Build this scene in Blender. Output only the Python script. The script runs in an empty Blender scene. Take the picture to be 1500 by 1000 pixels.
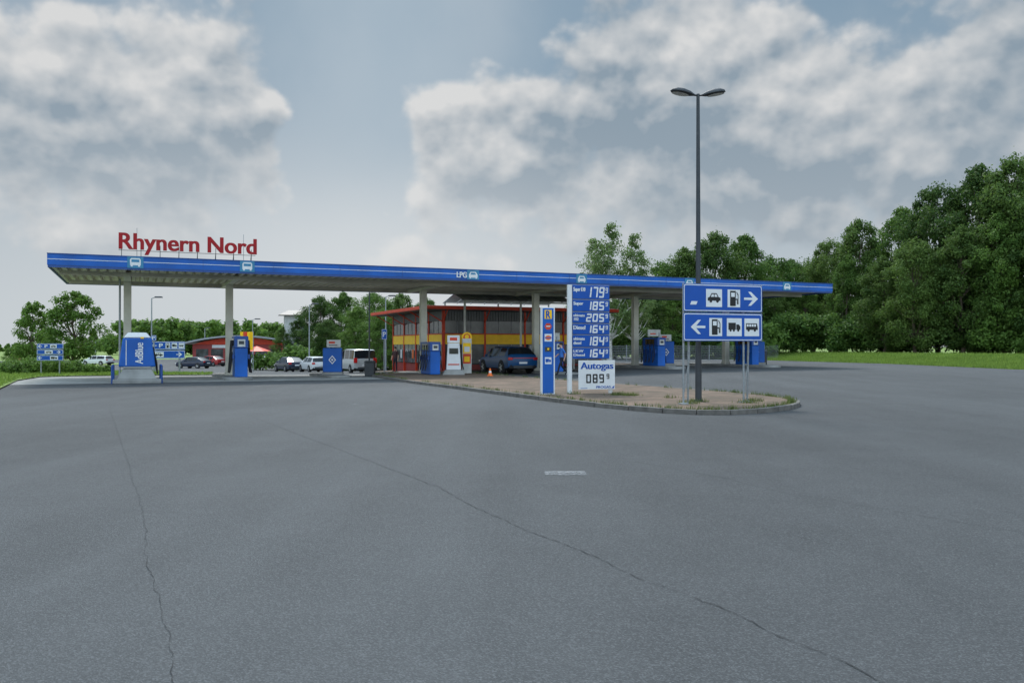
import bpy, bmesh, math, random
import numpy as np
from mathutils import Vector, Matrix
from mathutils.geometry import delaunay_2d_cdt
R=random.Random(7)
F=1250.;HZ=508.;CH=1.6
scene=bpy.context.scene
COL=scene.collection
UX,UY=0.915,0.404
RZ=math.atan2(UY,UX)

# ---------------------------------------------------------------- terrain
def ss(a,b,t):
    t=max(0.,min(1.,(t-a)/(b-a))); return t*t*(3-2*t)
EDGE=[(-40,80),(38,60),(44,50),(50,29.5),(65,28.6),(81,24.6),(110,16),(150,5),(400,-20)]
def edge_x(y):
    if y<=EDGE[0][0]: return EDGE[0][1]
    for (y0,x0),(y1,x1) in zip(EDGE,EDGE[1:]):
        if y<=y1: return x0+(x1-x0)*(y-y0)/(y1-y0)
    return EDGE[-1][1]
def g(x,y):
    z=-0.022*min(max(0,y-46),50)*ss(2,-12,x)
    z+=0.32*ss(28,56,y)*ss(0,10,x)
    if y>38:
        z+=0.62*ss(0,11,x-edge_x(y)-0.5)*ss(40,50,y)
    return z
def XY(px,D): return ((px-750)/F*D, D)
def gp(px,py):
    D=CH*F/(py-HZ); return XY(px,D)
def zat(py,D): return CH+(HZ-py)*D/F
def ab(a,b): return (-19.9+UX*a-UY*b, 36.5+UY*a+UX*b)

# ---------------------------------------------------------------- materials
def mat(name,c,rough=0.6,metal=0.,var=0.12,scale=3.,bump=0.,bscale=40.,spec=0.5,em=0,c2=None,detail=4):
    m=bpy.data.materials.new(name); m.use_nodes=True
    nt=m.node_tree; b=nt.nodes['Principled BSDF']
    b.inputs['Roughness'].default_value=rough; b.inputs['Metallic'].default_value=metal
    b.inputs['Specular IOR Level'].default_value=spec
    tc=nt.nodes.new('ShaderNodeTexCoord'); n=nt.nodes.new('ShaderNodeTexNoise')
    n.inputs['Scale'].default_value=scale; n.inputs['Detail'].default_value=detail
    nt.links.new(tc.outputs['Object'],n.inputs['Vector'])
    r=nt.nodes.new('ShaderNodeValToRGB'); r.color_ramp.elements[0].position=0.3; r.color_ramp.elements[1].position=0.7
    lo=[max(0,v*(1-var)) for v in c]; hi=[min(1,v*(1+var)) for v in (c2 or c)]
    r.color_ramp.elements[0].color=(*lo,1); r.color_ramp.elements[1].color=(*hi,1)
    nt.links.new(n.outputs['Fac'],r.inputs['Fac']); nt.links.new(r.outputs['Color'],b.inputs['Base Color'])
    if bump:
        n2=nt.nodes.new('ShaderNodeTexNoise'); n2.inputs['Scale'].default_value=bscale; n2.inputs['Detail'].default_value=3
        nt.links.new(tc.outputs['Object'],n2.inputs['Vector'])
        bp=nt.nodes.new('ShaderNodeBump'); bp.inputs['Strength'].default_value=bump; bp.inputs['Distance'].default_value=0.02
        nt.links.new(n2.outputs['Fac'],bp.inputs['Height']); nt.links.new(bp.outputs['Normal'],b.inputs['Normal'])
    return m
BLUE=mat('blue_enamel',(0.006,0.10,0.42),0.45,var=0.22,scale=.8,spec=.35)
BLUE_D=mat('dark_blue_enamel',(0.006,0.06,0.26),0.4)
SIGNB=mat('sign_blue',(0.004,0.075,0.37),0.45,var=0.06,spec=.3)
PALEB=mat('pale_blue_panel',(0.03,0.20,0.36),0.5)
WHITE=mat('white_paint',(0.68,0.69,0.70),0.45,var=0.06)
CREAM=mat('weathered_white',(0.55,0.55,0.52),0.6,var=0.15)
GREYM=mat('galvanised_steel',(0.30,0.32,0.34),0.5,metal=0.4,var=0.15,scale=8)
LEGM=mat('leg_steel',(0.26,0.28,0.29),0.6,metal=0.2,var=0.2,scale=8)
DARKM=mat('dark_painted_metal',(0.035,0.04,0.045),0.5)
LAMPG=mat('lamp_grey_metal',(0.055,0.06,0.068),0.6,metal=0.1,spec=.3)
BLACK=mat('black_rubber',(0.012,0.012,0.013),0.7)
CONC=mat('concrete',(0.25,0.25,0.24),0.85,var=0.28,scale=1.2,bump=0.2)
KERB=mat('kerb_stone',(0.13,0.12,0.108),0.85,var=0.35,scale=4,bump=0.4)
COLM=mat('column_paint',(0.60,0.58,0.49),0.6,var=0.14,scale=1.5)
SOFF=mat('soffit_sheet',(0.52,0.48,0.41),0.5,var=0.2,scale=.6)
ROOFM=mat('roof_gravel',(0.2,0.2,0.2),0.9)
RED=mat('red_paint',(0.62,0.06,0.025),0.5,var=0.15,spec=.3)
REDL=mat('red_letter',(0.34,0.006,0.010),0.5,spec=.3)
ORANGE=mat('orange_plastic',(0.8,0.16,0.02),0.5)
YEL=mat('yellow_panel',(0.95,0.56,0.012),0.45,var=0.08,spec=.3)
GLASS=mat('dark_glass',(0.045,0.052,0.054),0.15,var=0.9,scale=1.1,spec=0.4)
GLASSC=mat('car_glass',(0.012,0.015,0.018),0.08,spec=0.5)
SKYL=mat('skylight_sheet',(0.6,0.62,0.62),0.4)
REDB=mat('red_brick_wall',(0.30,0.05,0.045),0.7)
RIM=mat('alloy_rim',(0.45,0.46,0.47),0.3,metal=0.6)
TAILR=mat('tail_light',(0.5,0.01,0.01),0.2)
HEADL=mat('head_light',(0.8,0.8,0.8),0.1)
SKIN=mat('skin',(0.52,0.30,0.21),0.6); HAIR=mat('hair',(0.02,0.013,0.01),0.7)
SHIRTB=mat('blue_shirt',(0.04,0.16,0.5),0.8); TROU=mat('dark_trousers',(0.012,0.014,0.025),0.85)
SHIRTR=mat('dark_shirt',(0.05,0.02,0.02),0.8)
BARK=mat('bark',(0.10,0.075,0.055),0.9,var=0.35,scale=6)
BIRCHB=mat('birch_bark',(0.55,0.53,0.48),0.8,var=0.5,scale=5)
HAY=mat('hay',(0.42,0.30,0.14),0.9,var=0.3,scale=6)
CRACK=mat('crack_dark',(0.026,0.027,0.028),0.95,var=.3)

def leafmat(name,dark,light,trans=0.3):
    m=bpy.data.materials.new(name); m.use_nodes=True; nt=m.node_tree
    b=nt.nodes['Principled BSDF']; b.inputs['Roughness'].default_value=0.6; b.inputs['Specular IOR Level'].default_value=0.2
    ge=nt.nodes.new('ShaderNodeNewGeometry'); oi=nt.nodes.new('ShaderNodeObjectInfo')
    n=nt.nodes.new('ShaderNodeTexNoise'); n.inputs['Scale'].default_value=0.5; n.inputs['Detail'].default_value=2
    tc=nt.nodes.new('ShaderNodeTexCoord'); nt.links.new(tc.outputs['Object'],n.inputs['Vector'])
    def MM(op,a,b_):
        k=nt.nodes.new('ShaderNodeMath'); k.operation=op
        for i,v in enumerate((a,b_)):
            if isinstance(v,(int,float)): k.inputs[i].default_value=v
            else: nt.links.new(v,k.inputs[i])
        return k.outputs[0]
    f=MM('ADD',MM('MULTIPLY',ge.outputs['Random Per Island'],0.45),MM('MULTIPLY',n.outputs['Fac'],0.7))
    f=MM('ADD',f,MM('MULTIPLY',MM('SUBTRACT',oi.outputs['Random'],0.5),0.35))
    r=nt.nodes.new('ShaderNodeValToRGB'); r.color_ramp.elements[0].position=0.25; r.color_ramp.elements[1].position=0.95
    r.color_ramp.elements[0].color=(*dark,1); r.color_ramp.elements[1].color=(*light,1)
    nt.links.new(f,r.inputs['Fac']); nt.links.new(r.outputs['Color'],b.inputs['Base Color'])
    t=nt.nodes.new('ShaderNodeBsdfTranslucent'); nt.links.new(r.outputs['Color'],t.inputs['Color'])
    mx=nt.nodes.new('ShaderNodeMixShader'); mx.inputs[0].default_value=trans
    nt.links.new(b.outputs[0],mx.inputs[1]); nt.links.new(t.outputs[0],mx.inputs[2])
    nt.links.new(mx.outputs[0],nt.nodes['Material Output'].inputs['Surface'])
    return m
LEAF=leafmat('leaf_oak',(0.036,0.082,0.020),(0.15,0.23,0.055),.45)
LEAF2=leafmat('leaf_lime',(0.052,0.115,0.025),(0.18,0.29,0.06),.45)
LEAFB=leafmat('leaf_birch',(0.09,0.15,0.05),(0.22,0.31,0.10),.45)
LEAFY=leafmat('leaf_young',(0.07,0.14,0.025),(0.20,0.32,0.06),.42)
GRASS=leafmat('grass_blade',(0.09,0.16,0.025),(0.24,0.34,0.07),0.4)
WEED=leafmat('weed_leaf',(0.05,0.09,0.02),(0.22,0.24,0.08),0.3)

# ---------------------------------------------------------------- builder
class MB:
    def __init__(s,*mats): s.v=[];s.f=[];s.m=[];s.mats=list(mats)
    def add(s,vs,fs,m=0):
        o=len(s.v); s.v+= [tuple(v) for v in vs]; s.f+=[tuple(i+o for i in f) for f in fs]; s.m+=[m]*len(fs); return s
    def box(s,cx,cy,cz,sx,sy,sz,m=0,rz=0,rx=0,ry=0,tx=1,ty=1):
        M=Matrix.Rotation(rz,3,'Z')@Matrix.Rotation(rx,3,'X')@Matrix.Rotation(ry,3,'Y')
        vs=[]
        for k in (-.5,.5):
            for i,j in ((-.5,-.5),(.5,-.5),(.5,.5),(-.5,.5)):
                a,b=(tx,ty) if k>0 else (1,1)
                p=M@Vector((i*sx*a,j*sy*b,k*sz)); vs.append((p.x+cx,p.y+cy,p.z+cz))
        return s.add(vs,[(3,2,1,0),(4,5,6,7),(0,1,5,4),(1,2,6,5),(2,3,7,6),(3,0,4,7)],m)
    def b2(s,x0,x1,y0,y1,z0,z1,m=0): return s.box((x0+x1)/2,(y0+y1)/2,(z0+z1)/2,x1-x0,y1-y0,z1-z0,m)
    def cyl(s,p0,p1,r0,r1=None,n=12,m=0):
        r1=r0 if r1 is None else r1
        p0=Vector(p0);p1=Vector(p1);d=(p1-p0).normalized()
        a=d.cross(Vector((0,0,1))) if abs(d.z)<.9 else d.cross(Vector((1,0,0)))
        a.normalize(); b=d.cross(a); vs=[]
        for p,r in ((p0,r0),(p1,r1)):
            for i in range(n):
                t=2*math.pi*i/n; vs.append(p+a*math.cos(t)*r+b*math.sin(t)*r)
        fs=[(i,(i+1)%n,n+(i+1)%n,n+i) for i in range(n)]+[tuple(range(n))[::-1],tuple(range(n,2*n))]
        return s.add(vs,fs,m)
    def tube(s,pts,r,n=8,m=0):
        for a,b in zip(pts,pts[1:]): s.cyl(a,b,r,r,n,m)
        return s
    def poly(s,pts,y,m=0,th=0.0):   # polygon in XZ plane facing -Y
        n=len(pts)
        if th<=0: return s.add([(p[0],y,p[1]) for p in pts],[tuple(range(n))],m)
        vs=[(p[0],y,p[1]) for p in pts]+[(p[0],y+th,p[1]) for p in pts]
        return s.add(vs,[tuple(range(n)),tuple(range(n,2*n))[::-1]]+[(i,i+n,(i+1)%n+n,(i+1)%n) for i in range(n)],m)
    def rect(s,x0,x1,z0,z1,y,m=0): return s.poly([(x0,z0),(x1,z0),(x1,z1),(x0,z1)],y,m)
    def disc(s,cx,cz,r,y,m=0,n=16,rz=None): 
        rz=rz or r
        return s.poly([(cx+r*math.cos(2*math.pi*i/n),cz+rz*math.sin(2*math.pi*i/n)) for i in range(n)],y,m)
    def prism(s,pts,z0,z1,m=0,m2=None):  # polygon in XY
        n=len(pts); vs=[(p[0],p[1],z0) for p in pts]+[(p[0],p[1],z1) for p in pts]
        s.add(vs,[tuple(range(n,2*n))]+[(i,(i+1)%n,(i+1)%n+n,i+n) for i in range(n)],m); return s
    def lathe(s,prof,cx=0,cy=0,n=20,m=0):
        vs=[];fs=[]
        for r,z in prof:
            for i in range(n):
                t=2*math.pi*i/n; vs.append((cx+r*math.cos(t),cy+r*math.sin(t),z))
        for k in range(len(prof)-1):
            for i in range(n): fs.append((k*n+i,k*n+(i+1)%n,(k+1)*n+(i+1)%n,(k+1)*n+i))
        fs.append(tuple(range(n))[::-1]); fs.append(tuple(range((len(prof)-1)*n,len(prof)*n)))
        return s.add(vs,fs,m)
    def obj(s,name,parent=None,loc=(0,0,0),rz=0,bevel=0,smooth=0,seg=2):
        me=bpy.data.meshes.new(name); me.from_pydata(s.v,[],s.f)
        for m in s.mats: me.materials.append(m)
        me.polygons.foreach_set('material_index',s.m)
        if smooth:
            me.polygons.foreach_set('use_smooth',[True]*len(me.polygons)); me.set_sharp_from_angle(angle=math.radians(smooth))
        me.update()
        o=bpy.data.objects.new(name,me); COL.objects.link(o); o.location=loc; o.rotation_euler=(0,0,rz)
        if parent: o.parent=parent
        if bevel:
            bm=o.modifiers.new('Bevel','BEVEL'); bm.width=bevel; bm.segments=seg; bm.limit_method='ANGLE'
        return o
def top(name,label,cat,loc,rz=0,group=None):
    e=bpy.data.objects.new(name,None); COL.objects.link(e); e.location=loc; e.rotation_euler=(0,0,rz)
    e.empty_display_size=0.3; tag(e,label,cat,group); return e
def tag(o,label,cat,group=None):
    o['label']=label;o['category']=cat
    if group:o['group']=group
    return o
def struct(o,k='structure'): o['kind']=k; return o
def child(name,parent,loc=(0,0,0),rz=0):
    e=bpy.data.objects.new(name,None); COL.objects.link(e); e.location=loc; e.rotation_euler=(0,0,rz); e.parent=parent; e.empty_display_size=.1; return e
def copytree(root,loc,rz=0,sc=1,label=None):
    def rec(o,par):
        c=o.copy(); COL.objects.link(c)
        if par: c.parent=par; c.matrix_parent_inverse=o.matrix_parent_inverse.copy()
        for k in o.children: rec(k,c)
        return c
    c=rec(root,None); c.location=loc; c.rotation_euler=(0,0,rz); c.scale=(sc,sc,sc) if isinstance(sc,(int,float)) else sc
    if label: c['label']=label
    return c
def text(s,x0,x1,z0,z1,y,m,parent,name='lettering',th=0.0,bold=0.01,vert=False,keep=False,fat=0.0):
    cu=bpy.data.curves.new('t','FONT'); cu.body=s; cu.extrude=0.05 if th else 0; cu.offset=bold; cu.align_x='LEFT'
    o=bpy.data.objects.new('t',cu); COL.objects.link(o); bpy.context.view_layer.update()
    dg=bpy.context.evaluated_depsgraph_get(); me=bpy.data.meshes.new_from_object(o.evaluated_get(dg))
    bpy.data.objects.remove(o)
    v=np.array([p.co[:] for p in me.vertices]); lo=v.min(0);hi=v.max(0)
    v=(v-lo)/np.maximum(hi-lo,1e-6)
    asp=(hi-lo)[0]/(hi-lo)[1]
    if keep and not vert:
        w=(z1-z0)*asp
        if w<(x1-x0): x1=x0+w
    V=[];Fc=[]; nf=0
    faces=[tuple(p.vertices) for p in me.polygons]
    offs=[0.0] if fat<=0 else [-fat,-fat/2,0.0,fat/2,fat]
    for k,dx in enumerate(offs):
        yo=y-k*0.0007
        for a,b,c in v:
            if vert: V.append((x1-(x1-x0)*b, yo-c*th, z0+(z1-z0)*a+dx))
            else: V.append((x0+(x1-x0)*a+dx, yo-c*th, z0+(z1-z0)*b))
        Fc+=[tuple(i+k*len(v) for i in f) for f in faces]
    bpy.data.meshes.remove(me)
    me=bpy.data.meshes.new(name); me.from_pydata(V,[],Fc); me.materials.append(m); me.update()
    t=bpy.data.objects.new(name,me); COL.objects.link(t); t.parent=parent; return t
SEG={'0':'abcdef','1':'bc','2':'abged','3':'abgcd','4':'fgbc','5':'afgcd','6':'afgedc','7':'abc','8':'abcdefg','9':'abcdfg'}
def digit(mb,ch,x,z,w,h,y,m=0,sl=0.12):
    t=w*0.27
    def P(a,b): return (x+a+sl*b,z+b)
    hs={'a':h-t,'g':h/2-t/2,'d':0}
    for c in SEG[ch]:
        if c in hs: b=hs[c]; q=[(t*.35,b),(w-t*.35,b),(w-t*.35,b+t),(t*.35,b+t)]
        else:
            a0=0 if c in 'ef' else w-t; b0,b1=(h/2+t*.05,h-t*.2) if c in 'bf' else (t*.2,h/2-t*.05)
            q=[(a0,b0),(a0+t,b0),(a0+t,b1),(a0,b1)]
        mb.poly([P(*k) for k in q],y-(0.001 if c in hs else 0),m)

class Fr:  # sign frame: line through base point at angle
    def __init__(s,px,D,rz): s.X,s.Y=XY(px,D); s.c,s.s=math.cos(rz),math.sin(rz); s.rz=rz; s.z0=g(s.X,s.Y)
    def x(s,px):
        r=(px-750)/F; return (r*s.Y-s.X)/(s.c-r*s.s)
    def z(s,py,px): return zat(py,s.Y+s.s*s.x(px))-s.zb
def icon(mb,kind,x0,x1,z0,z1,y,m):
    w=x1-x0;h=z1-z0
    P=lambda l:[(x0+a*w,z0+b*h) for a,b in l]
    if kind=='car':
        mb.poly(P([(0,.3),(1,.3),(1,.52),(.85,.58),(.7,.86),(.3,.86),(.15,.58),(0,.52)]),y,m)
        mb.poly(P([(.24,.58),(.48,.58),(.48,.78),(.33,.78)]),y-.001,0); mb.poly(P([(.53,.58),(.76,.58),(.67,.78),(.53,.78)]),y-.001,0)
        for c in (.24,.76): mb.disc(x0+c*w,z0+.28*h,.11*w,y-.001,m)
    elif kind=='pump':
        mb.poly(P([(.12,0),(.68,0),(.68,1),(.12,1)]),y,m); mb.poly(P([(.22,.6),(.58,.6),(.58,.88),(.22,.88)]),y-.001,0)
        mb.poly(P([(.68,.4),(.8,.4),(.8,.12),(.95,.12),(.95,.75),(.78,.95),(.74,.9),(.88,.7),(.88,.2),(.86,.2),(.86,.48),(.68,.48)]),y,m)
    elif kind=='truck':
        mb.poly(P([(0,.3),(.62,.3),(.62,.85),(0,.85)]),y,m); mb.poly(P([(.66,.3),(1,.3),(1,.55),(.88,.72),(.66,.72)]),y,m)
        for c in (.18,.45,.82): mb.disc(x0+c*w,z0+.25*h,.09*w,y-.001,m)
    elif kind=='camper':
        mb.poly(P([(0,.3),(1,.3),(1,.5),(.92,.82),(0,.82)]),y,m)
        for k in range(4): mb.poly(P([(.06+k*.21,.56),(.22+k*.21,.56),(.22+k*.21,.75),(.06+k*.21,.75)]),y-.001,0)
        for c in (.22,.75): mb.disc(x0+c*w,z0+.27*h,.1*w,y-.001,m)
    elif kind=='right': mb.poly(P([(0,.43),(.62,.43),(.3,.08),(.5,.08),(1,.5),(.5,.92),(.3,.92),(.62,.57),(0,.57)]),y,m)
    elif kind=='left': mb.poly(P([(1,.43),(.38,.43),(.7,.08),(.5,.08),(0,.5),(.5,.92),(.7,.92),(.38,.57),(1,.57)][::-1]),y,m)

# ---------------------------------------------------------------- sheets
def sheet(name,poly,off,spacing,m,flat=None):
    poly=[Vector(p) for p in poly]; n=len(poly); pts=list(poly)
    xs=[p.x for p in poly];ys=[p.y for p in poly]
    def inside(x,y):
        c=False
        for i in range(n):
            a,b=poly[i],poly[i-1]
            if (a.y>y)!=(b.y>y) and x<(b.x-a.x)*(y-a.y)/(b.y-a.y)+a.x: c=not c
        return c
    x=min(xs)+.01
    while x<max(xs):
        y=min(ys)+.013
        while y<max(ys):
            if inside(x,y): pts.append(Vector((x,y)))
            y+=spacing
        x+=spacing
    r=delaunay_2d_cdt(pts,[(i,(i+1)%n) for i in range(n)],[],1,1e-5)
    vs=[(p.x,p.y,g(p.x,p.y)+off) for p in r[0]]
    fs=[]
    for f in r[2]:
        a,b,c=[r[0][i] for i in f[:3]]
        if (b-a).cross(c-a)<0: f=f[::-1]
        fs.append(tuple(f))
    me=bpy.data.meshes.new(name); me.from_pydata(vs,[],fs); me.materials.append(m)
    me.polygons.foreach_set('use_smooth',[True]*len(me.polygons)); me.update()
    o=bpy.data.objects.new(name,me); COL.objects.link(o); return struct(o)

# asphalt material
def asphalt():
    m=bpy.data.materials.new('asphalt'); m.use_nodes=True; nt=m.node_tree; b=nt.nodes['Principled BSDF']
    tc=nt.nodes.new('ShaderNodeTexCoord')
    def noi(s,d,r=.5,sx=1):
        n=nt.nodes.new('ShaderNodeTexNoise'); n.noise_dimensions='2D'; n.inputs['Scale'].default_value=s; n.inputs['Detail'].default_value=d; n.inputs['Roughness'].default_value=r
        if sx!=1:
            mp=nt.nodes.new('ShaderNodeMapping'); mp.inputs['Rotation'].default_value=(0,0,-.35); mp.inputs['Scale'].default_value=(sx,1,1); nt.links.new(tc.outputs['Object'],mp.inputs['Vector']); nt.links.new(mp.outputs[0],n.inputs['Vector'])
        else: nt.links.new(tc.outputs['Object'],n.inputs['Vector'])
        return n.outputs['Fac']
    def MM(op,a,b_):
        k=nt.nodes.new('ShaderNodeMath'); k.operation=op
        for i,v in enumerate((a,b_)):
            if isinstance(v,(int,float)): k.inputs[i].default_value=v
            else: nt.links.new(v,k.inputs[i])
        return k.outputs[0]
    vo=nt.nodes.new('ShaderNodeTexVoronoi'); vo.voronoi_dimensions='2D'; vo.inputs['Scale'].default_value=120; nt.links.new(tc.outputs['Object'],vo.inputs['Vector'])
    sp=nt.nodes.new('ShaderNodeSeparateColor'); nt.links.new(vo.outputs['Color'],sp.inputs[0])
    f=MM('MULTIPLY',noi(.09,5,.55),.42)
    f=MM('ADD',f,MM('MULTIPLY',noi(.12,4,.55,7),.24))
    f=MM('ADD',f,MM('MULTIPLY',noi(1.3,5,.6),.12))
    f=MM('ADD',f,MM('MULTIPLY',noi(60,2),.22))
    f=MM('ADD',f,MM('MULTIPLY',MM('POWER',sp.outputs[0],3),.48))
    r=nt.nodes.new('ShaderNodeValToRGB'); r.color_ramp.elements[0].position=.3; r.color_ramp.elements[1].position=1.05
    r.color_ramp.elements[0].color=(0.022,0.0238,0.0255,1); r.color_ramp.elements[1].color=(0.115,0.121,0.127,1)
    nt.links.new(f,r.inputs['Fac'])
    nt.links.new(r.outputs['Color'],b.inputs['Base Color']); b.inputs['Roughness'].default_value=.8; b.inputs['Specular IOR Level'].default_value=.35
    bp=nt.nodes.new('ShaderNodeBump'); bp.inputs['Strength'].default_value=.7; bp.inputs['Distance'].default_value=.008
    nt.links.new(vo.outputs['Distance'],bp.inputs['Height']); nt.links.new(bp.outputs['Normal'],b.inputs['Normal'])
    return m
ASPH=asphalt()
def brickmat():
    m=bpy.data.materials.new('brick_paving'); m.use_nodes=True; nt=m.node_tree; b=nt.nodes['Principled BSDF']
    tc=nt.nodes.new('ShaderNodeTexCoord'); mp=nt.nodes.new('ShaderNodeMapping'); mp.inputs['Rotation'].default_value=(0,0,-RZ)
    nt.links.new(tc.outputs['Object'],mp.inputs['Vector'])
    br=nt.nodes.new('ShaderNodeTexBrick'); nt.links.new(mp.outputs[0],br.inputs['Vector'])
    br.inputs['Scale'].default_value=1; br.inputs['Brick Width'].default_value=.2; br.inputs['Row Height'].default_value=.1; br.inputs['Mortar Size'].default_value=.008
    br.inputs['Color1'].default_value=(.205,.135,.095,1); br.inputs['Color2'].default_value=(.135,.085,.062,1); br.inputs['Mortar'].default_value=(.08,.072,.052,1)
    n=nt.nodes.new('ShaderNodeTexNoise'); n.inputs['Scale'].default_value=.9; n.inputs['Detail'].default_value=7; nt.links.new(tc.outputs['Object'],n.inputs['Vector'])
    mx=nt.nodes.new('ShaderNodeMix'); mx.data_type='RGBA'; mx.blend_type='MULTIPLY'; mx.inputs[0].default_value=.8
    r=nt.nodes.new('ShaderNodeValToRGB'); r.color_ramp.elements[0].position=.35; r.color_ramp.elements[1].position=.65
    r.color_ramp.elements[0].color=(.45,.50,.42,1); r.color_ramp.elements[1].color=(1.1,1.05,1,1)
    nt.links.new(n.outputs['Fac'],r.inputs['Fac']); nt.links.new(br.outputs['Color'],mx.inputs[6]); nt.links.new(r.outputs['Color'],mx.inputs[7])
    nt.links.new(mx.outputs[2],b.inputs['Base Color']); b.inputs['Roughness'].default_value=.9
    return m
BRICK=brickmat()
GROUNDM=mat('grass_ground',(0.10,0.17,0.03),0.9,var=0.3,scale=.35,c2=(0.18,0.25,0.05),bump=.5,bscale=5)

# ground grid
def axis(fine,step,far):
    a=[];x=-fine
    while x<=fine: a.append(x); x+=step
    o=[];x=fine;s=step
    while x<far: s*=1.5; x+=s; o.append(x)
    return [-v for v in o[::-1]]+a+o
xs=axis(90,2.,3500); ys=[v+60 for v in axis(90,2.,3500)]
vs=[(x,y,g(x,y)-.06) for y in ys for x in xs]; nx=len(xs)
fs=[(j*nx+i,j*nx+i+1,(j+1)*nx+i+1,(j+1)*nx+i) for j in range(len(ys)-1) for i in range(nx-1)]
me=bpy.data.meshes.new('ground'); me.from_pydata(vs,[],fs); me.materials.append(GROUNDM)
me.polygons.foreach_set('use_smooth',[True]*len(fs)); me.update()
o=bpy.data.objects.new('ground',me); COL.objects.link(o); struct(o)
sheet('asphalt',[(-60,-25),(80,-25),(80,20),(60,38),(50,44),(29.5,50),(28.6,65),(24.6,81),(16,110),(5,150),(-110,150),(-110,60)],0,3.,ASPH)
verge=[XY(-300,30.5),XY(-3,31.2),XY(26,40),XY(60,45),XY(170,49),XY(300,51.5),XY(316,54),XY(300,60),XY(100,78),XY(-50,85),XY(-300,85)]
sheet('verge',verge,.06,2.,GROUNDM)
sheet('field',[XY(-400,112),XY(120,112),XY(200,140),XY(-400,148)],.05,5.,GROUNDM)
cp=[ab(-4,-.2),ab(17.6,-.2),ab(17.6,12.5),ab(-4,12.5)]
sheet('concrete_apron',cp,.008,2.,CONC)

# main island
front=[(545,552),(600,561),(650,567.5),(700,574),(760,582),(820,590),(870,596),(920,601),(970,605),(1020,607.5),(1070,607.5),(1110,605.5),(1140,602.5),(1160,599.5),(1171,596)]
back=[(1172,592.5),(1160,588.5),(1130,584),(1080,579),(1000,573),(900,566),(800,557.5),(740,552),(700,548.5),(640,546.5),(580,546.5),(552,549)]
ip=[gp(*p) for p in front+back]
def offset(poly,d):
    n=len(poly);out=[]
    area=sum(poly[i-1][0]*poly[i][1]-poly[i][0]*poly[i-1][1] for i in range(n)); sg=1 if area>0 else -1
    for i in range(n):
        a=Vector(poly[i-1]);b=Vector(poly[i]);c=Vector(poly[(i+1)%n])
        d1=(b-a).normalized();d2=(c-b).normalized(); t=(d1+d2); t.normalize()
        nn=Vector((-t.y,t.x))*sg; k=1/max(.5,nn.dot(Vector((-d1.y,d1.x))*sg))
        out.append(tuple(b+nn*d*k))
    return out
def kerb(name,poly,w=.14,h=.12,m=KERB):
    inn=offset(poly,w); n=len(poly); mb=MB(m)
    for i in range(n):
        j=(i+1)%n; L=(Vector(poly[j])-Vector(poly[i])).length; k=max(1,int(L/1.0))
        for q in range(k):
            t0=(q+.012)/k; t1=(q+1-.012)/k
            a=Vector(poly[i]).lerp(Vector(poly[j]),t0);b=Vector(poly[i]).lerp(Vector(poly[j]),t1)
            c=Vector(inn[i]).lerp(Vector(inn[j]),t1);d=Vector(inn[i]).lerp(Vector(inn[j]),t0)
            dz=R.uniform(-.006,.006)
            vs=[(p.x,p.y,g(p.x,p.y)-.03) for p in (a,b,c,d)]+[(p.x,p.y,g(p.x,p.y)+h+dz) for p in (a,b,c,d)]
            mb.add(vs,[(4,5,6,7),(0,1,5,4),(1,2,6,5),(2,3,7,6),(3,0,4,7)])
    o=mb.obj(name,bevel=.012); return struct(o),inn
k,inn=kerb('kerb',ip)
sheet('island_paving',offset(ip,.10),.108,1.,BRICK)

# ---------------------------------------------------------------- cracks and marks
def strip(name,px,w0,w1,m,jit=.05,off=.006):
    P=[Vector(gp(*p)) for p in px]; pts=[]
    for a,b in zip(P,P[1:]):
        L=(b-a).length; k=max(2,int(L/.06)); d=(b-a).normalized(); nrm=Vector((-d.y,d.x))
        for i in range(k): pts.append((a.lerp(b,i/k),nrm))
    mb=MB(m); vs=[]; dr=0
    for p,nrm in pts:
        dr=dr*.65+R.uniform(-1,1)*jit*.6; q=p+nrm*dr; w=R.uniform(w0,w1) if R.random()>.12 else w0*.3
        vs+=[(q.x-nrm.x*w,q.y-nrm.y*w,g(q.x,q.y)+off),(q.x+nrm.x*w,q.y+nrm.y*w,g(q.x,q.y)+off)]
    mb.add(vs,[(2*i,2*i+1,2*i+3,2*i+2) for i in range(len(pts)-1)])
    return struct(mb.obj(name))
strip('asphalt_crack',[(330,595),(400,622),(480,652),(560,682),(640,712),(700,745),(770,775),(850,805),(930,845),(1000,868),(1060,892),(1130,925),(1200,955),(1300,1003),(1400,1050)],.0014,.0046,CRACK,.022)
strip('asphalt_crack',[(160,595),(175,640),(195,700),(212,760),(215,800),(225,850),(250,930),(255,1010)],.0006,.0026,CRACK,.022)
strip('asphalt_crack',[(930,676),(1060,700),(1150,722),(1250,738),(1350,755),(1520,784)],.0014,.0052,CRACK,.028)
strip('asphalt_crack',[(1040,757),(1110,772),(1180,790),(1230,800)],.001,.003,CRACK,.03)
strip('asphalt_crack',[(860,722),(960,715),(1030,716),(1100,708)],.001,.003,CRACK,.03)
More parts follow.
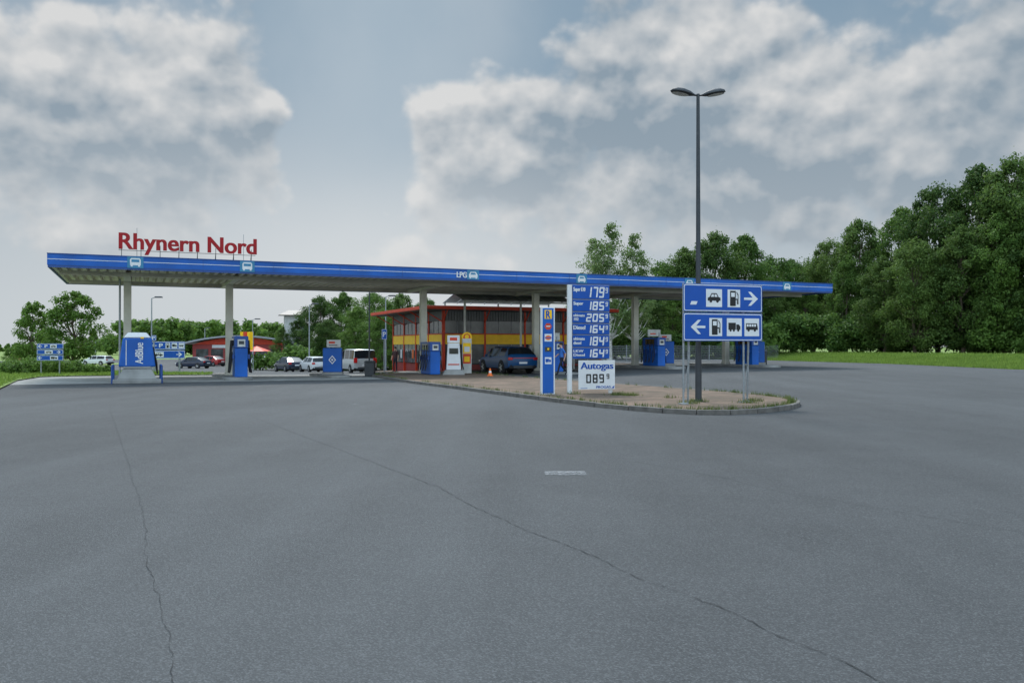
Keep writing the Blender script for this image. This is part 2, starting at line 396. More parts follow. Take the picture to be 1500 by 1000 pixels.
def worn():
    m=bpy.data.materials.new('worn_road_paint'); m.use_nodes=True; nt=m.node_tree; b=nt.nodes['Principled BSDF']
    b.inputs['Base Color'].default_value=(.24,.25,.26,1); b.inputs['Roughness'].default_value=.8
    tc=nt.nodes.new('ShaderNodeTexCoord'); n=nt.nodes.new('ShaderNodeTexNoise'); n.inputs['Scale'].default_value=14; n.inputs['Detail'].default_value=8; n.inputs['Roughness'].default_value=.75
    nt.links.new(tc.outputs['Object'],n.inputs['Vector']); r=nt.nodes.new('ShaderNodeValToRGB'); r.color_ramp.elements[0].position=.36; r.color_ramp.elements[1].position=.62
    r.color_ramp.elements[1].color=(.85,.85,.85,1)
    nt.links.new(n.outputs['Fac'],r.inputs['Fac']); nt.links.new(r.outputs['Color'],b.inputs['Alpha']); return m
WORN=worn()
mb=MB(WORN)
def mk(px,py,sx,sy,dz=0):
    x,y=gp(px,py); z=g(x,y)+.007+dz
    mb.add([(x-sx,y-sy,z),(x+sx,y-sy,z),(x+sx,y+sy,z),(x-sx,y+sy,z)],[(0,1,2,3)])
mk(828,693,.26,.17);mk(834,692,.20,.09,.003)
mk(520,592,.10,.15)
struct(mb.obj('road_marking'))

# ---------------------------------------------------------------- canopy
CT=5.6; FH=.58; LEN=44.06; DEP=11.
ox,oy=ab(0,0)
can=top('station_canopy','long flat fuel station canopy with blue fascia on pale columns','canopy',(ox,oy,0),RZ)
mb=MB(BLUE,WHITE,BLUE_D)
fb=CT-FH
for z0,z1,e,m in ((fb,fb+.10,-.02,2),(fb+.10,fb+.34,0,0),(fb+.34,fb+.365,.006,1),(fb+.365,CT,0,0)):
    mb.b2(-e,LEN+e,-e,.08,z0,z1,m); mb.b2(-e,LEN+e,DEP-.08,DEP+e,z0,z1,m)
    mb.b2(-e,.08,.08,DEP-.08,z0,z1,m); mb.b2(LEN-.08,LEN+e,.08,DEP-.08,z0,z1,m)
for i in range(1,14): mb.b2(LEN*i/14-.006,LEN*i/14+.006,-.012,0,fb+.1,CT,2)
mb.b2(-.01,LEN+.01,-.03,.1,CT+.002,CT+.03,2)
mb.obj('fascia',can)
MB(ROOFM).b2(.08,LEN-.08,.08,DEP-.08,CT-.25,CT-.1).obj('roof_deck',can)
mb=MB(SOFF); vs=[];per=.40
n=int((LEN-.2)/per)
prof=[]
for i in range(n):
    x=.1+i*per; prof+=[(x,0),(x+.15,0),(x+.20,.17),(x+.35,.17)]
prof.append((.1+n*per,0))
for px_,dz in prof: vs+=[(px_,.1,fb+.06+dz),(px_,DEP-.1,fb+.06+dz)]
mb.add(vs,[(2*i,2*i+1,2*i+3,2*i+2) for i in range(len(prof)-1)])
mb.obj('soffit',can)
mb=MB(SOFF)
for yy in (2.5,8.5): mb.b2(.3,LEN-.3,yy-.09,yy+.09,fb-.12,fb+.057)
mb.obj('roof_beam',can)
cols=[3.1,8.0,18.7,25.9,33.0,40.2]
for a in cols:
    X,Y=ab(a,5.8); z=g(X,Y)
    MB(COLM,DARKM).b2(-.18,.18,-.18,.18,z-.05,fb-.14).b2(-.21,.21,-.21,.21,z-.03,z+.3,0).b2(-.16,.16,-3.4,3.2,fb-.14,fb+.03).obj('column',can,(a,5.8,0),bevel=.02)
def canx(px):
    r=(px-750)/F; return (r*36.5+19.9)/(UX-r*UY)
for px,kd in ((198,'t'),(362,'t'),(693,'c'),(852,'c'),(1010,'c'),(1153,'c')):
    a=canx(px)
    mb=MB(PALEB,WHITE); mb.b2(a-.33,a+.33,-.025,-.001,fb+.08,CT+.02,0)
    if kd=='t':
        mb.poly([(a-.22,fb+.2),(a+.22,fb+.2),(a+.22,fb+.45),(a+.17,fb+.52),(a-.17,fb+.52),(a-.22,fb+.45)],-.03,1)
        mb.rect(a-.16,a+.16,fb+.34,fb+.46,-.034,0)
        mb.rect(a-.19,a-.11,fb+.14,fb+.2,-.03,1); mb.rect(a+.11,a+.19,fb+.14,fb+.2,-.03,1)
    else:
        mb.poly([(a-.24,fb+.18),(a+.24,fb+.18),(a+.24,fb+.33),(a+.15,fb+.48),(a-.15,fb+.48),(a-.24,fb+.33)],-.03,1)
        mb.poly([(a-.15,fb+.34),(a+.15,fb+.34),(a+.11,fb+.43),(a-.11,fb+.43)],-.034,0)
        mb.rect(a-.2,a-.13,fb+.13,fb+.18,-.03,1); mb.rect(a+.13,a+.2,fb+.13,fb+.18,-.03,1)
    mb.obj('symbol_panel',can)
text('LPG',canx(669),canx(683.5),fb+.16,fb+.46,-.03,WHITE,can,bold=.005,fat=.014)
mb=MB(GREYM).cyl((2.75,5.75,0.0),(2.75,5.75,fb),.05)
mb.obj('downpipe',can)

# rooftop sign
sx,sy=ab(2.77,.5)
rs=top('rooftop_sign','large red letter sign standing on the canopy roof','sign',(sx,sy,CT-.1),RZ)
text('Rhynern Nord',.02,5.93,.24,1.20,0,REDL,rs,th=.1,bold=.012,fat=.020)
mb=MB(DARKM).b2(0,5.9,.03,.06,.42,.44)
for i in range(8): x=.12+i*.80; mb.b2(x-.012,x+.012,.07,.10,0,.7); mb.cyl((x,.1,.5),(x,.6,0.02),.012,n=6)
mb.obj('support_frame',rs)
for x,h in ((.75,1.5),(5.4,1.45)): MB(GREYM).cyl((x,.4,0),(x,.4,h),.012,n=6).obj('lightning_rod',rs)

# ---------------------------------------------------------------- pump islands
def pill(L,W,n=8):
    pts=[]
    for i in range(n+1): t=math.pi*i/n; pts.append((W/2*math.cos(t),L/2-W/2+W/2*math.sin(t)))
    for i in range(n+1): t=math.pi+math.pi*i/n; pts.append((W/2*math.cos(t),-(L/2-W/2)+W/2*math.sin(t)))
    return pts
for a,b,L in ((3.1,3.8,8),(8.0,5.,8.5),(18.7,5.2,9),(25.9,5.2,9),(33.,5.2,9),(40.2,5.2,9),(13.2,5.4,6)):
    X,Y=ab(a,b); z=g(X,Y)
    o=MB(CONC,KERB).prism(pill(L,1.3),-.12,.13).obj('pump_island',None,(X,Y,z),RZ,bevel=.02)
    tag(o,'raised concrete pump island with rounded ends on the asphalt','kerb island','pump islands under the canopy')

def fuel_pump(loc,rz,label,group,L=1.5,W=.55,Ht=1.75,topsign=True,lower=BLUE):
    r=top('fuel_pump',label,'fuel pump',loc,rz,group)
    MB(lower).b2(-W/2,W/2,-L/2,L/2,.0,Ht*.70).obj('cabinet',r,bevel=.03)
    MB(BLUE_D,DARKM).b2(-W/2-.03,W/2+.03,-L/2-.02,L/2+.02,Ht*.70+.002,Ht,0).obj('head_housing',r,bevel=.04)
    for s in (-1,1):
        mb=MB(GLASSC,CREAM); x=s*(W/2+.034); mb.b2(min(x,x+s*.01),max(x,x+s*.01),-L*.3,L*.3,Ht*.76,Ht*.94,0); mb.obj('display',r)
        for i in range(4):
            y=-L*.38+i*L*.25; x=s*(W/2+.06)
            nb=MB(BLACK,BLUE_D); nb.box(x,y,Ht*.5,.09,.12,.22,1); nb.cyl((x+s*.04,y,Ht*.42),(x+s*.06,y,Ht*.62),.022,n=6)
            nb.tube([Vector((x+s*.05,y,Ht*.42)),Vector((x+s*.12,y+.02,.35)),Vector((x+s*.16,y+.07,.2)),Vector((x+s*.13,y+.11,.4)),Vector((x+s*.03,y+.1,Ht*.9))],.022,6)
            nb.obj('nozzle',r)
    mb=MB(CREAM,DARKM)
    mb.b2(-W*.3,W*.3,-L/2-.03,-L/2-.022,Ht*.74,Ht*.92); mb.b2(-W*.2,W*.2,-L/2-.036,-L/2-.031,Ht*.80,Ht*.88,1); mb.obj('end_panel',r)
    if topsign:
        MB(CREAM,GREYM,RED).b2(-.03,.03,-L*.35,-L*.32,Ht,Ht+.3,1).b2(-.03,.03,L*.32,L*.35,Ht,Ht+.3,1).b2(-.45,.45,-.04,.04,Ht+.08,Ht+.5,0).b2(-.3,.1,-.045,-.041,Ht+.2,Ht+.28,2).obj('number_board',r)
    return r
def plate_loc(a,b): X,Y=ab(a,b); return (X,Y,g(X,Y)+.13)
GP='fuel pumps standing under the canopy'
fuel_pump(plate_loc(8.2,2.6),RZ,'blue and grey truck diesel pump with black hoses beside a column',GP,1.2,.6,2.0,False)
fuel_pump(plate_loc(18.2,3.0),RZ,'blue fuel pump with rows of nozzles beneath the canopy',GP,1.7,topsign=False)
fuel_pump(plate_loc(25.9,3.5),RZ,'blue fuel pump with rows of nozzles beneath the canopy',GP,1.7)
fuel_pump(plate_loc(33.,3.6),RZ,'blue fuel pump with white number board on top',GP,1.7)
fuel_pump(plate_loc(40.2,3.6),RZ,'blue fuel pump with white number board on top',GP,1.7,topsign=False)
def service(a,b,w,h,label,board=True):
    loc=plate_loc(a,b); r=top('service_cabinet',label,'cabinet',loc,RZ*.3)
    MB(BLUE).b2(-w/2,w/2,-.3,.3,0.12,h).obj('housing',r,bevel=.04)
    MB(CONC).b2(-w/2-.05,w/2+.05,-.35,.35,-.14,.12).obj('plinth',r,bevel=.02)
    mb=MB(WHITE,BLUE_D); c=h*.55
    mb.poly([(0,c-.24),(.2,c),(0,c+.24),(-.2,c)],-.305,0); mb.poly([(0,c-.17),(.14,c),(0,c+.17),(-.14,c)],-.309,1); mb.rect(-.05,.05,c-.05,c+.05,-.313,0); mb.obj('diamond_emblem',r)
    if board:
        mb=MB(CREAM,RED,GREYM,DARKM); h0=h-.06; mb.b2(-.32,.42,-.04,.04,h0+.1,h0+.5,0).b2(-.2,-.17,-.03,.03,h,h0+.1,2).b2(.25,.28,-.03,.03,h,h0+.1,2).rect(-.2,.12,h0+.30,h0+.41,-.046,1).rect(-.2,.25,h0+.18,h0+.23,-.046,3)
        mb.obj('notice_board',r)
    return r
service(13.25,4.8,1.0,1.42,'blue square cabinet with white diamond emblem and notice board')
service(34.2,4.2,1.05,1.5,'blue square cabinet with white diamond emblem beside pumps')
service(41.3,4.2,1.2,1.5,'blue square cabinet with white diamond emblem beside pumps',False)
r=top('gas_pump','tall white gas dispenser on stepped concrete base','fuel pump',plate_loc(19.25,2.2),RZ*.3,GP)
MB(WHITE).box(0,0,.95,.8,.5,1.45,tx=.8,ty=.9).obj('housing',r,bevel=.04)
MB(CONC).box(0,0,.05,1.3,.9,.34,tx=.75,ty=.75).obj('plinth',r,bevel=.02)
MB(WHITE,RED,DARKM).b2(-.33,.33,-.06,.06,1.7,2.1,0).rect(-.2,.2,1.82,1.98,-.065,1).obj('number_board',r)
MB(GLASSC).b2(-.24,.24,-.262,-.245,1.1,1.4).obj('display',r)
MB(BLACK).tube([Vector((.38,-.1,.9)),Vector((.5,-.15,.4)),Vector((.55,-.1,.25)),Vector((.5,0,.5)),Vector((.38,0,1.4))],.025,6).obj('hose',r)
MB(RED).rect(-.3,.3,.5,.56,-.262).obj('stripe',r)
r=top('advertising_pillar','white and yellow pillar sign with round red and yellow emblem','sign',plate_loc(20.4,3.2),RZ*.3)
MB(CREAM,YEL,RED,WHITE).b2(-.26,.26,-.15,.15,0,1.95,0).rect(-.22,.22,.55,1.1,-.155,2).rect(-.22,.22,1.12,1.7,-.157,1).rect(-.15,.15,1.2,1.5,-.161,3).rect(-.15,.15,.65,.95,-.161,1).obj('board',r,bevel=.03)
mb=MB(YEL,RED); mb.cyl((0,-.08,2.02),(0,.08,2.02),.29,.29,20,0); mb.disc(0,2.02,.20,-.09,1); mb.disc(0,2.05,.12,-.094,0); mb.obj('round_emblem',r)
# fluid dispenser
X,Y=XY(201,38.0)
r=top('fluid_dispenser','blue tapered dispenser with white hood on stepped concrete base','dispenser',(X,Y,g(X,Y)),RZ)
MB(CONC).box(0,0,.09,1.95,1.7,.18).box(0,0,.40,1.62,1.35,.44,tx=.72,ty=.75).box(0,0,.68,1.12,.95,.12).obj('plinth',r,bevel=.03)
MB(BLUE).box(0,0,1.36,1.50,.9,1.28,tx=.78,ty=.92).obj('cabinet',r,bevel=.06)
MB(WHITE).box(0,0,2.12,1.14,.84,.24,tx=.66,ty=.75).obj('hood',r,bevel=.05)
MB(YEL).box(.2,-.45,2.0,.14,.01,.07).obj('warning_label',r)
text('AdBlue',-.08,.24,.86,1.78,-.462,WHITE,r,vert=True,bold=.0,fat=.008)
MB(WHITE).rect(-.46,-.43,.8,1.9,-.458).obj('white_stripe',r)
for s in (-1,1):
    MB(BLUE_D).tube([Vector((s*1.0,-.7,0)),Vector((s*1.0,-.7,.75)),Vector((s*.97,-.66,.8)),Vector((s*.95,-.4,.8)),Vector((s*.95,.0,.8)),Vector((s*.95,.0,0))],.04,10).obj('guard_rail',r,smooth=40)
MB(BLACK).tube([Vector((.66,-.2,1.5)),Vector((.80,-.25,.9)),Vector((.83,-.2,.4)),Vector((.78,-.1,.7)),Vector((.66,0,1.6))],.03,8).obj('hose',r)

# ---------------------------------------------------------------- price sign
f=Fr(838,27.2,math.radians(20)); f.zb=g(f.X,f.Y)+.11
r=top('price_sign','tall blue fuel price sign with white digits on white posts','sign',(f.X,f.Y,f.zb),f.rz)
MB(WHITE).b2(f.x(832),f.x(837.5),-.03,.09,-.12,f.z(417,835)).obj('post',r,bevel=.01)
MB(WHITE).b2(f.x(893),f.x(898),.03,.12,-.12,f.z(528,895)).obj('post',r,bevel=.01)
rows=[('Super E10','179',418,438),('Super','185',439.5,456),('ultimate\n102','205',457.5,473),('Diesel','164',474.5,489.5),('ultimate\ndiesel','184',491,508),('LKW\nDiesel','164',509.5,525)]
x0,x1=f.x(838),f.x(892)
MB(GREYM).b2(x0,x1+.01,.0,.08,f.z(525.5,865),f.z(417.3,865)).obj('back_frame',r)
for lab,pr,t,b in rows:
    z1,z0=f.z(t,865),f.z(b,865)
    p=MB(SIGNB).b2(x0+.01,x1,-.04,-.002,z0,z1).obj('price_panel',r,bevel=.006)
    h=(z1-z0)
    if '\n' in lab: text(lab,x0+.03,x0+.42,z0+h*.22,z0+h*.84,-.046,WHITE,p,bold=.01,fat=.004)
    else: text(lab,x0+.03,x0+.44,z0+h*.46,z0+h*.84,-.046,WHITE,p,bold=.01,keep=True,fat=.006)
    mb=MB(WHITE); dh=h*.78; dw=.185
    for i,c in enumerate(pr): digit(mb,c,x0+.46+i*.225,z0+h*.11,dw,dh,-.047)
    digit(mb,'9',x0+.46+.69,z0+h*.46,.085,dh*.5,-.047)
    mb.obj('price_digits',p)
z0,z1=f.z(570,873),f.z(527.5,873); a0,a1=f.x(847),f.x(900)
p=MB(WHITE).b2(a0,a1,-.04,-.002,z0,z1).obj('gas_price_panel',r,bevel=.006)
h=z1-z0
text('Autogas',a0+.07,a1-.07,z1-h*.37,z1-h*.07,-.046,SIGNB,p,bold=.004,fat=.012)
mb=MB(BLACK)
for i,c in enumerate('089'): digit(mb,c,a0+.26+i*.23,z0+h*.22,.17,h*.31,-.047,sl=0)
digit(mb,'9',a0+.98,z0+h*.36,.10,h*.17,-.047,sl=0); mb.obj('price_digits',p)
text('PROGAS',a0+.62,a1-.16,z0+h*.04,z0+h*.12,-.046,SIGNB,p,bold=.0,fat=.004)
MB(SIGNB,YEL).poly([(a1-.14,z0+.03),(a1-.04,z0+.03),(a1-.02,z0+.12)],-.046,0).rect(a0+.06,a0+.3,z0+.035,z0+.05,-.046,0).obj('flame_logo',p)

# totem
f=Fr(802,27.0,math.radians(16)); f.zb=g(f.X,f.Y)+.11
r=top('service_totem','slim blue pillar sign with stacked restaurant and shop emblems','sign',(f.X,f.Y,f.zb),f.rz)
zt=f.z(450,802); x0,x1=f.x(792),f.x(812)
MB(WHITE).b2(x0,x1,-.06,.06,-.1,zt).obj('frame',r,bevel=.008)
MB(BLUE).b2(x0+.045,x1-.045,-.066,-.0605,.03,zt-.03).obj('board',r)
cx=(x0+x1)/2; w=.12
def Z(py): return f.z(py,802)
MB(YEL).rect(cx-w,cx+w,Z(467),Z(454),-.07).obj('yellow_emblem',r)
text('R',cx-.07,cx+.07,Z(466),Z(455),-.074,SIGNB,r,bold=.01,fat=.008)
mb=MB(RED,WHITE); zc=Z(478); mb.poly([(cx+w*1.0*math.cos(t),zc+w*.95*math.sin(t)) for t in [math.pi*i/3 for i in range(6)]],-.07,0); mb.rect(cx-w*.6,cx+w*.6,zc-.012,zc+.02,-.074,1); mb.obj('red_emblem',r)
mb=MB(WHITE,ORANGE,SIGNB); zc=Z(494.5); mb.rect(cx-w,cx+w,Z(500),Z(489),-.07,0); mb.disc(cx,zc,w*.85,-.074,1,rz=.075); mb.rect(cx-w*.9,cx+w*.9,zc-.016,zc+.016,-.078,2); mb.obj('oval_emblem',r)
mb=MB(DARKM,YEL); mb.rect(cx-w*.9,cx+w*.9,Z(515),Z(508),-.07,0); mb.disc(cx,Z(511),.035,-.074,1); mb.obj('dark_emblem',r)
mb=MB(WHITE,SIGNB); mb.rect(cx-w*.9,cx+w*.9,Z(533),Z(523),-.07,0); icon(mb,'truck',cx-w*.75,cx+w*.75,Z(532),Z(524),-.074,1); mb.obj('white_emblem',r)

# ---------------------------------------------------------------- direction signs
def direction(px0,px1,rowsd,D,rzd,base_py,label,posts,scale=1,zb_add=0,legtop=None):
    f=Fr((px0+px1)/2,D,math.radians(rzd)); f.zb=g(f.X,f.Y)+zb_add
    r=top('direction_sign',label,'road sign',(f.X,f.Y,f.zb),f.rz)
    x0,x1=f.x(px0),f.x(px1); pc=(px0+px1)/2; w=x1-x0
    for (t,b,items) in rowsd:
        z1,z0=f.z(t,pc),f.z(b,pc)
        p=MB(GREYM).b2(x0,x1,-.02,.02,z0,z1).obj('sign_panel',r,bevel=.004)
        def rr(d,rad):
            pts=[]
            for (cx,cz,a0) in ((x1-d-rad,z0+d+rad,-90),(x1-d-rad,z1-d-rad,0),(x0+d+rad,z1-d-rad,90),(x0+d+rad,z0+d+rad,180)):
                for i in range(5): a=math.radians(a0+i*22.5); pts.append((cx+rad*math.cos(a),cz+rad*math.sin(a)))
            return pts
        mb=MB(SIGNB,WHITE); mb.poly(rr(.004,.06*scale),-.023,0); mb.poly(rr(.022*scale,.05*scale),-.026,1); mb.poly(rr(.044*scale,.04*scale),-.029,0); mb.obj('sign_face',p)
        mb=MB(WHITE,BLACK); h=z1-z0
        for kind,u0,u1,inv in items:
            a,b_=x0+u0*w,x0+u1*w; zc=(z0+z1)/2
            if kind in('right','left'): s=(b_-a)*.5; icon(mb,kind,a,b_,zc-s,zc+s,-.033,0)
            elif kind=='P': pass
            else:
                mb.rect(a,b_,z0+h*.18,z1-h*.18,-.033,0); m_=(b_-a)*.1
                ih=min(h*.55,(b_-a)*(1.1 if kind=='pump' else .72))
                icon(mb,kind,a+m_,b_-m_,zc-ih/2,zc+ih/2,-.037,1)
        if mb.f: mb.obj('symbol',p)
        for kind,u0,u1,inv in items:
            if kind=='P': text('P',x0+u0*w,x0+u1*w,z0+h*.25,z1-h*.25,-.033,WHITE,p,bold=.01,fat=.01)
    zb=f.z(rowsd[-1][1],pc); zt=f.z(rowsd[0][0],pc)
    for q in posts:
        xx=f.x(q); lg=MB(LEGM)
        if D<30:
            lg.cyl((xx-.12,.07,-.12),(xx-.12,.07,zt-.1),.026).cyl((xx+.14,.28,-.12),(xx+.06,.10,zb+.25),.026)
            lg.cyl((xx-.12,.08,.12),(xx+.13,.27,.12),.012,n=6).cyl((xx-.12,.08,.12),(xx+.09,.18,zb*.62),.010,n=6).cyl((xx-.12,.08,zb*.62),(xx+.09,.18,zb*.62),.012,n=6)
            lg.box(xx-.12,.07,.0,.2,.2,.05).box(xx+.14,.28,.0,.2,.2,.05)
        else: lg.cyl((xx,.06,-.2),(xx,.05,zt-.05),.05*scale)
        lg.obj('leg',r,smooth=40)
    return r,f
r,f=direction(1000,1116,[(416.5,457,[('car',.28,.48,1),('pump',.55,.71,1),('right',.76,.94,1)]),(458.5,499.5,[('left',.09,.27,1),('pump',.32,.48,1),('truck',.54,.73,1),('camper',.765,.955,1)])],22.6,20,590,'two stacked blue road signs with white arrows and fuel symbols',[1009,1097],zb_add=.11)
mb=MB(WHITE); q=f.x(1010); mb.poly([(q,f.z(446,1015)),(f.x(1019),f.z(446,1015)),(f.x(1021),f.z(441,1015)),(q+.04,f.z(441,1015))],-.033); mb.obj('symbol',r)
direction(219,271,[(500,512,[('left',.05,.2,1),('P',.27,.37,1),('pump',.45,.58,1),('truck',.62,.78,1),('camper',.82,.97,1)]),(513,525,[('car',.1,.4,1),('right',.75,.92,1)])],62,20,540,'two stacked blue road signs on grey posts beside verge',[228,263],scale=1.3)
direction(54,93,[(503,511,[('left',.04,.2,1),('P',.3,.4,1),('car',.5,.75,1)]),(512,519,[('car',.3,.6,1),('right',.75,.9,1)]),(520,528,[('left',.04,.2,1),('truck',.5,.8,1)])],50,15,540,'three stacked blue road signs behind shrubs',[60,87],scale=.8)
direction(559,567,[(482,497,[('P',.25,.75,1)])],64,10,540,'small blue parking sign on a grey post',[563])
direction(221,229,[(491,499,[('P',.25,.75,1)])],60,10,540,'small blue parking sign on a grey post',[225])

# ---------------------------------------------------------------- lamps
X,Y=XY(1023,23.4); zb=g(X,Y)+.1
r=top('street_lamp','tall dark grey lamp post with two oval heads','street lamp',(X,Y,zb),math.radians(4))
zt=zat(139,23.4)-zb
MB(LAMPG).cyl((0,0,-.1),(0,0,1.2),.09,.085,16).cyl((0,0,1.2),(0,0,zt+.03),.075,.045,16).cyl((0,0,-.02),(0,0,.06),.14,.12,16).obj('pole',r,smooth=40)
for s in (-1,1):
    hd=child('lamp_head',r,(0,0,zt))
    prof=[(-.0,.04),(.08,.06),(.22,.15),(.40,.20),(.58,.19),(.70,.12),(.75,.02)]
    mb=MB(LAMPG); vs=[];n=16; tilt=math.radians(10)
    for d,wd in prof:
        for i in range(n):
            t=2*math.pi*i/n; y=math.cos(t)*wd; z=math.sin(t)*wd*(.62 if math.sin(t)>0 else .18)
            X_=d*math.cos(tilt)-z*math.sin(tilt); Z_=d*math.sin(tilt)+z*math.cos(tilt)
            vs.append((s*(X_+.03),y,Z_-.02))
    fsx=[]
    for k_ in range(len(prof)-1):
        for i in range(n):
            q=(k_*n+i,k_*n+(i+1)%n,(k_+1)*n+(i+1)%n,(k_+1)*n+i); fsx.append(q if s<0 else q[::-1])
    mb.add(vs,fsx); mb.obj('housing',hd,smooth=50)
    gl=MB(CREAM); vs=[]
    for i in range(20):
        t=2*math.pi*i/20; d=.47+.24*math.cos(t); y=.16*math.sin(t); zz=-.042
        vs.append((s*(d*math.cos(tilt)-zz*math.sin(tilt)+.03),y,d*math.sin(tilt)+zz*math.cos(tilt)-.02))
    gl.add(vs,[tuple(range(20))]); gl.obj('lamp_glass',hd)
def small_lamp(px,tp,D,label):
    X,Y=XY(px,D); z=g(X,Y); h=zat(tp,D)-z
    r=top('street_lamp',label,'street lamp',(X,Y,z),R.uniform(-.4,.4),'slim street lamps along the service road')
    MB(GREYM).cyl((0,0,-.1),(0,0,h-.1),.075,.045,10).cyl((0,0,h-.12),(.35,0,h),.035,.03,8).obj('pole',r,smooth=40)
    MB(LAMPG).box(.6,0,h+.0,.75,.26,.13,tx=.8,ty=.7).obj('lamp_head',r,bevel=.04)
for px,tp,D in ((222,435,75),(370,467,105),(453,445,82),(565,433,78),(652,452,66),(300,480,130),(716,462,90),(140,500,160)):
    small_lamp(px,tp,D,'slim grey street lamp with single head')
X,Y=XY(541,60); r=top('flag_pole','thin dark bare pole beside the pavement','pole',(X,Y,g(X,Y)))
MB(DARKM).cyl((0,0,-.1),(0,0,zat(424,60)-g(X,Y)),.06,.04,8).obj('pole',r)

def bin_(px,D,h,label):
    X,Y=XY(px,D); r=top('litter_bin',label,'bin',(X,Y,g(X,Y)+.0),0)
    MB(DARKM).box(0,0,h*.42,.5,.5,h*.84,tx=1.08,ty=1.08).obj('body',r,bevel=.03); MB(DARKM).box(0,0,h*.9,.6,.6,h*.1,tx=.8,ty=.8).obj('lid',r,bevel=.02)
bin_(542,46.5,.9,'dark grey litter bin on the kerb'); bin_(1117,62,1.1,'dark litter bin beside the fence')
X,Y=XY(718,44); r=top('traffic_cone','orange and white traffic cone on the brick island','traffic cone',(X,Y,g(X,Y)+.11))
MB(ORANGE).box(0,0,.02,.30,.30,.04).obj('base',r); MB(ORANGE,WHITE).lathe([(.11,.04),(.08,.16)],m=0).lathe([(.08,.16),(.06,.26)],m=1).lathe([(.06,.26),(.025,.40)],m=0).obj('cone',r,smooth=40)

# ---------------------------------------------------------------- shop
S=(-4.6,57.); sz=-.05
sh=top('shop_building','flat roofed glazed station shop with red frame and yellow band','building',(S[0],S[1],sz),RZ)
SW,SD=12.0,12.0
RH=4.15
MB(RED,ROOFM).b2(-1.6,SW+1.,-1.,SD+1.,RH-.02,RH+.20,0).b2(-1.4,SW+.8,-.8,SD+.8,RH+.20,RH+.23,1).obj('roof',sh,bevel=.02)
MB(DARKM).b2(-1.5,SW+.9,-.9,SD+.9,RH-.06,RH-.022).obj('soffit',sh)
MB(REDB,CONC).b2(.1,SW,.1,SD,0-.5,.45,0).obj('base_wall',sh)
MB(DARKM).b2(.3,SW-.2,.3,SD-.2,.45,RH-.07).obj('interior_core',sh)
n=4
mbf=MB(RED)
for i in range(n+1):
    x=i*SW/n; mbf.b2(x-.06,x+.06,-.06,.12,-.3,RH-.06); mbf.b2(-.06,.12,i*SD/n-.06+(.001 if i==0 else 0),i*SD/n+.06,-.3,RH-.062)
for z in (2.53,): mbf.b2(-.03,SW,-.04,.08,z-.03,z+.03); mbf.b2(-.04,.08,.1,SD,z-.03,z+.03)
for i in range(n+1):
    mbf.cyl((i*SW/n,0,3.3),(i*SW/n,-.9,RH-.05),.04,n=6); mbf.cyl((0,i*SD/n,3.3),(-1.4,i*SD/n,RH-.05),.04,n=6)
mbf.obj('red_frame',sh)
POST=[WHITE,YEL,RED,BLUE,CREAM,ORANGE]
FRM=mat('window_frame_grey',(.22,.23,.24),.5)
for i in range(n):
    a0,a1=i*SW/n+.062,(i+1)*SW/n-.062
    for (lo,hi) in ((.5,1.82),(2.57,3.40)):
        w=MB(GLASS,FRM); w.b2(a0,a1,.0,.05,lo,hi,0)
        for k in (1,2): xx=a0+(a1-a0)*k/3; w.b2(xx-.025,xx+.025,-.02,.0,lo,hi,1)
        w.obj('window',sh)
        w=MB(GLASS,FRM); w.b2(.0,.05,a0,a1,lo,hi,0)
        for k in (1,2): xx=a0+(a1-a0)*k/3; w.b2(-.02,.0,xx-.025,xx+.025,lo,hi,1)
        w.obj('window',sh)
    for k,pm in enumerate((POST[(i*2)%6],POST[(i*3+1)%6])):
        MB(pm).b2(a0+.25+k*1.3,a0+.70+k*1.3,-.008,-.001,.85,1.45).obj('window_poster',sh)
    MB(POST[(i+3)%6]).b2(-.008,-.001,a0+.5,a0+1.0,.8,1.45).obj('window_poster',sh)
mb=MB(YEL)
for i in range(n):
    a0,a1=i*SW/n+.062,(i+1)*SW/n-.062
    mb.b2(a0,a1,-.03,.05,1.84,2.49)
    mb.b2(-.03,.05,a0,a1,1.84,2.49)
mb.obj('yellow_band',sh)
mb=MB(mat('clerestory_sheet',(.17,.175,.18),.6,metal=.0,spec=.3))
for i in range(int(SW/.2)): mb.b2(i*.2+.02,i*.2+.17,-.01,.05,3.42,RH-.07); mb.b2(-.01,.05,i*.2+.02,i*.2+.17,3.42,RH-.068)
mb.obj('clerestory',sh)
MB(RED).b2(.3,.9,-.5,-.1,0,.9).obj('vending_box',sh,bevel=.02)
MB(GREYM).b2(6.2,8.0,-.35,-.08,.0,1.8).obj('door_lobby',sh,bevel=.02)
mb=MB(SKYL,GREYM)
for i in range(8):
    x=.2+i*1.0
    mb.add([(x,-3.4,4.62),(x+.96,-3.4,4.62),(x+.96,-1.6,5.12),(x,-1.6,5.12)],[(0,1,2,3)],0)
    mb.add([(x,-1.6,5.12),(x+.96,-1.6,5.12),(x+.96,.6,4.62),(x,.6,4.62)],[(0,1,2,3)],0)
    mb.cyl((x,-3.4,4.6),(x,-1.6,5.1),.03,n=6,m=1); mb.cyl((x,-1.6,5.1),(x,.6,4.6),.03,n=6,m=1)
mb.obj('skylight',sh)
mb=MB(CREAM)
for x in (.3,4.2,8.1): mb.cyl((x,-3.3,0),(x,-3.3,4.62),.07,n=10); mb.cyl((x,.5,RH),(x,.5,4.62),.06,n=8)
mb.b2(.2,8.2,-3.4,-3.3,4.5,4.6); mb.obj('link_post',sh)
X0=lambda a,b:(S[0]+UX*a-UY*b,S[1]+UY*a+UX*b)
pv=[X0(-2.5,-3.2),X0(14,-3.2),X0(14,13),X0(-2.5,13)]
kerb('kerb',pv); sheet('pavement',offset(pv,.1),.108,2.,BRICK)

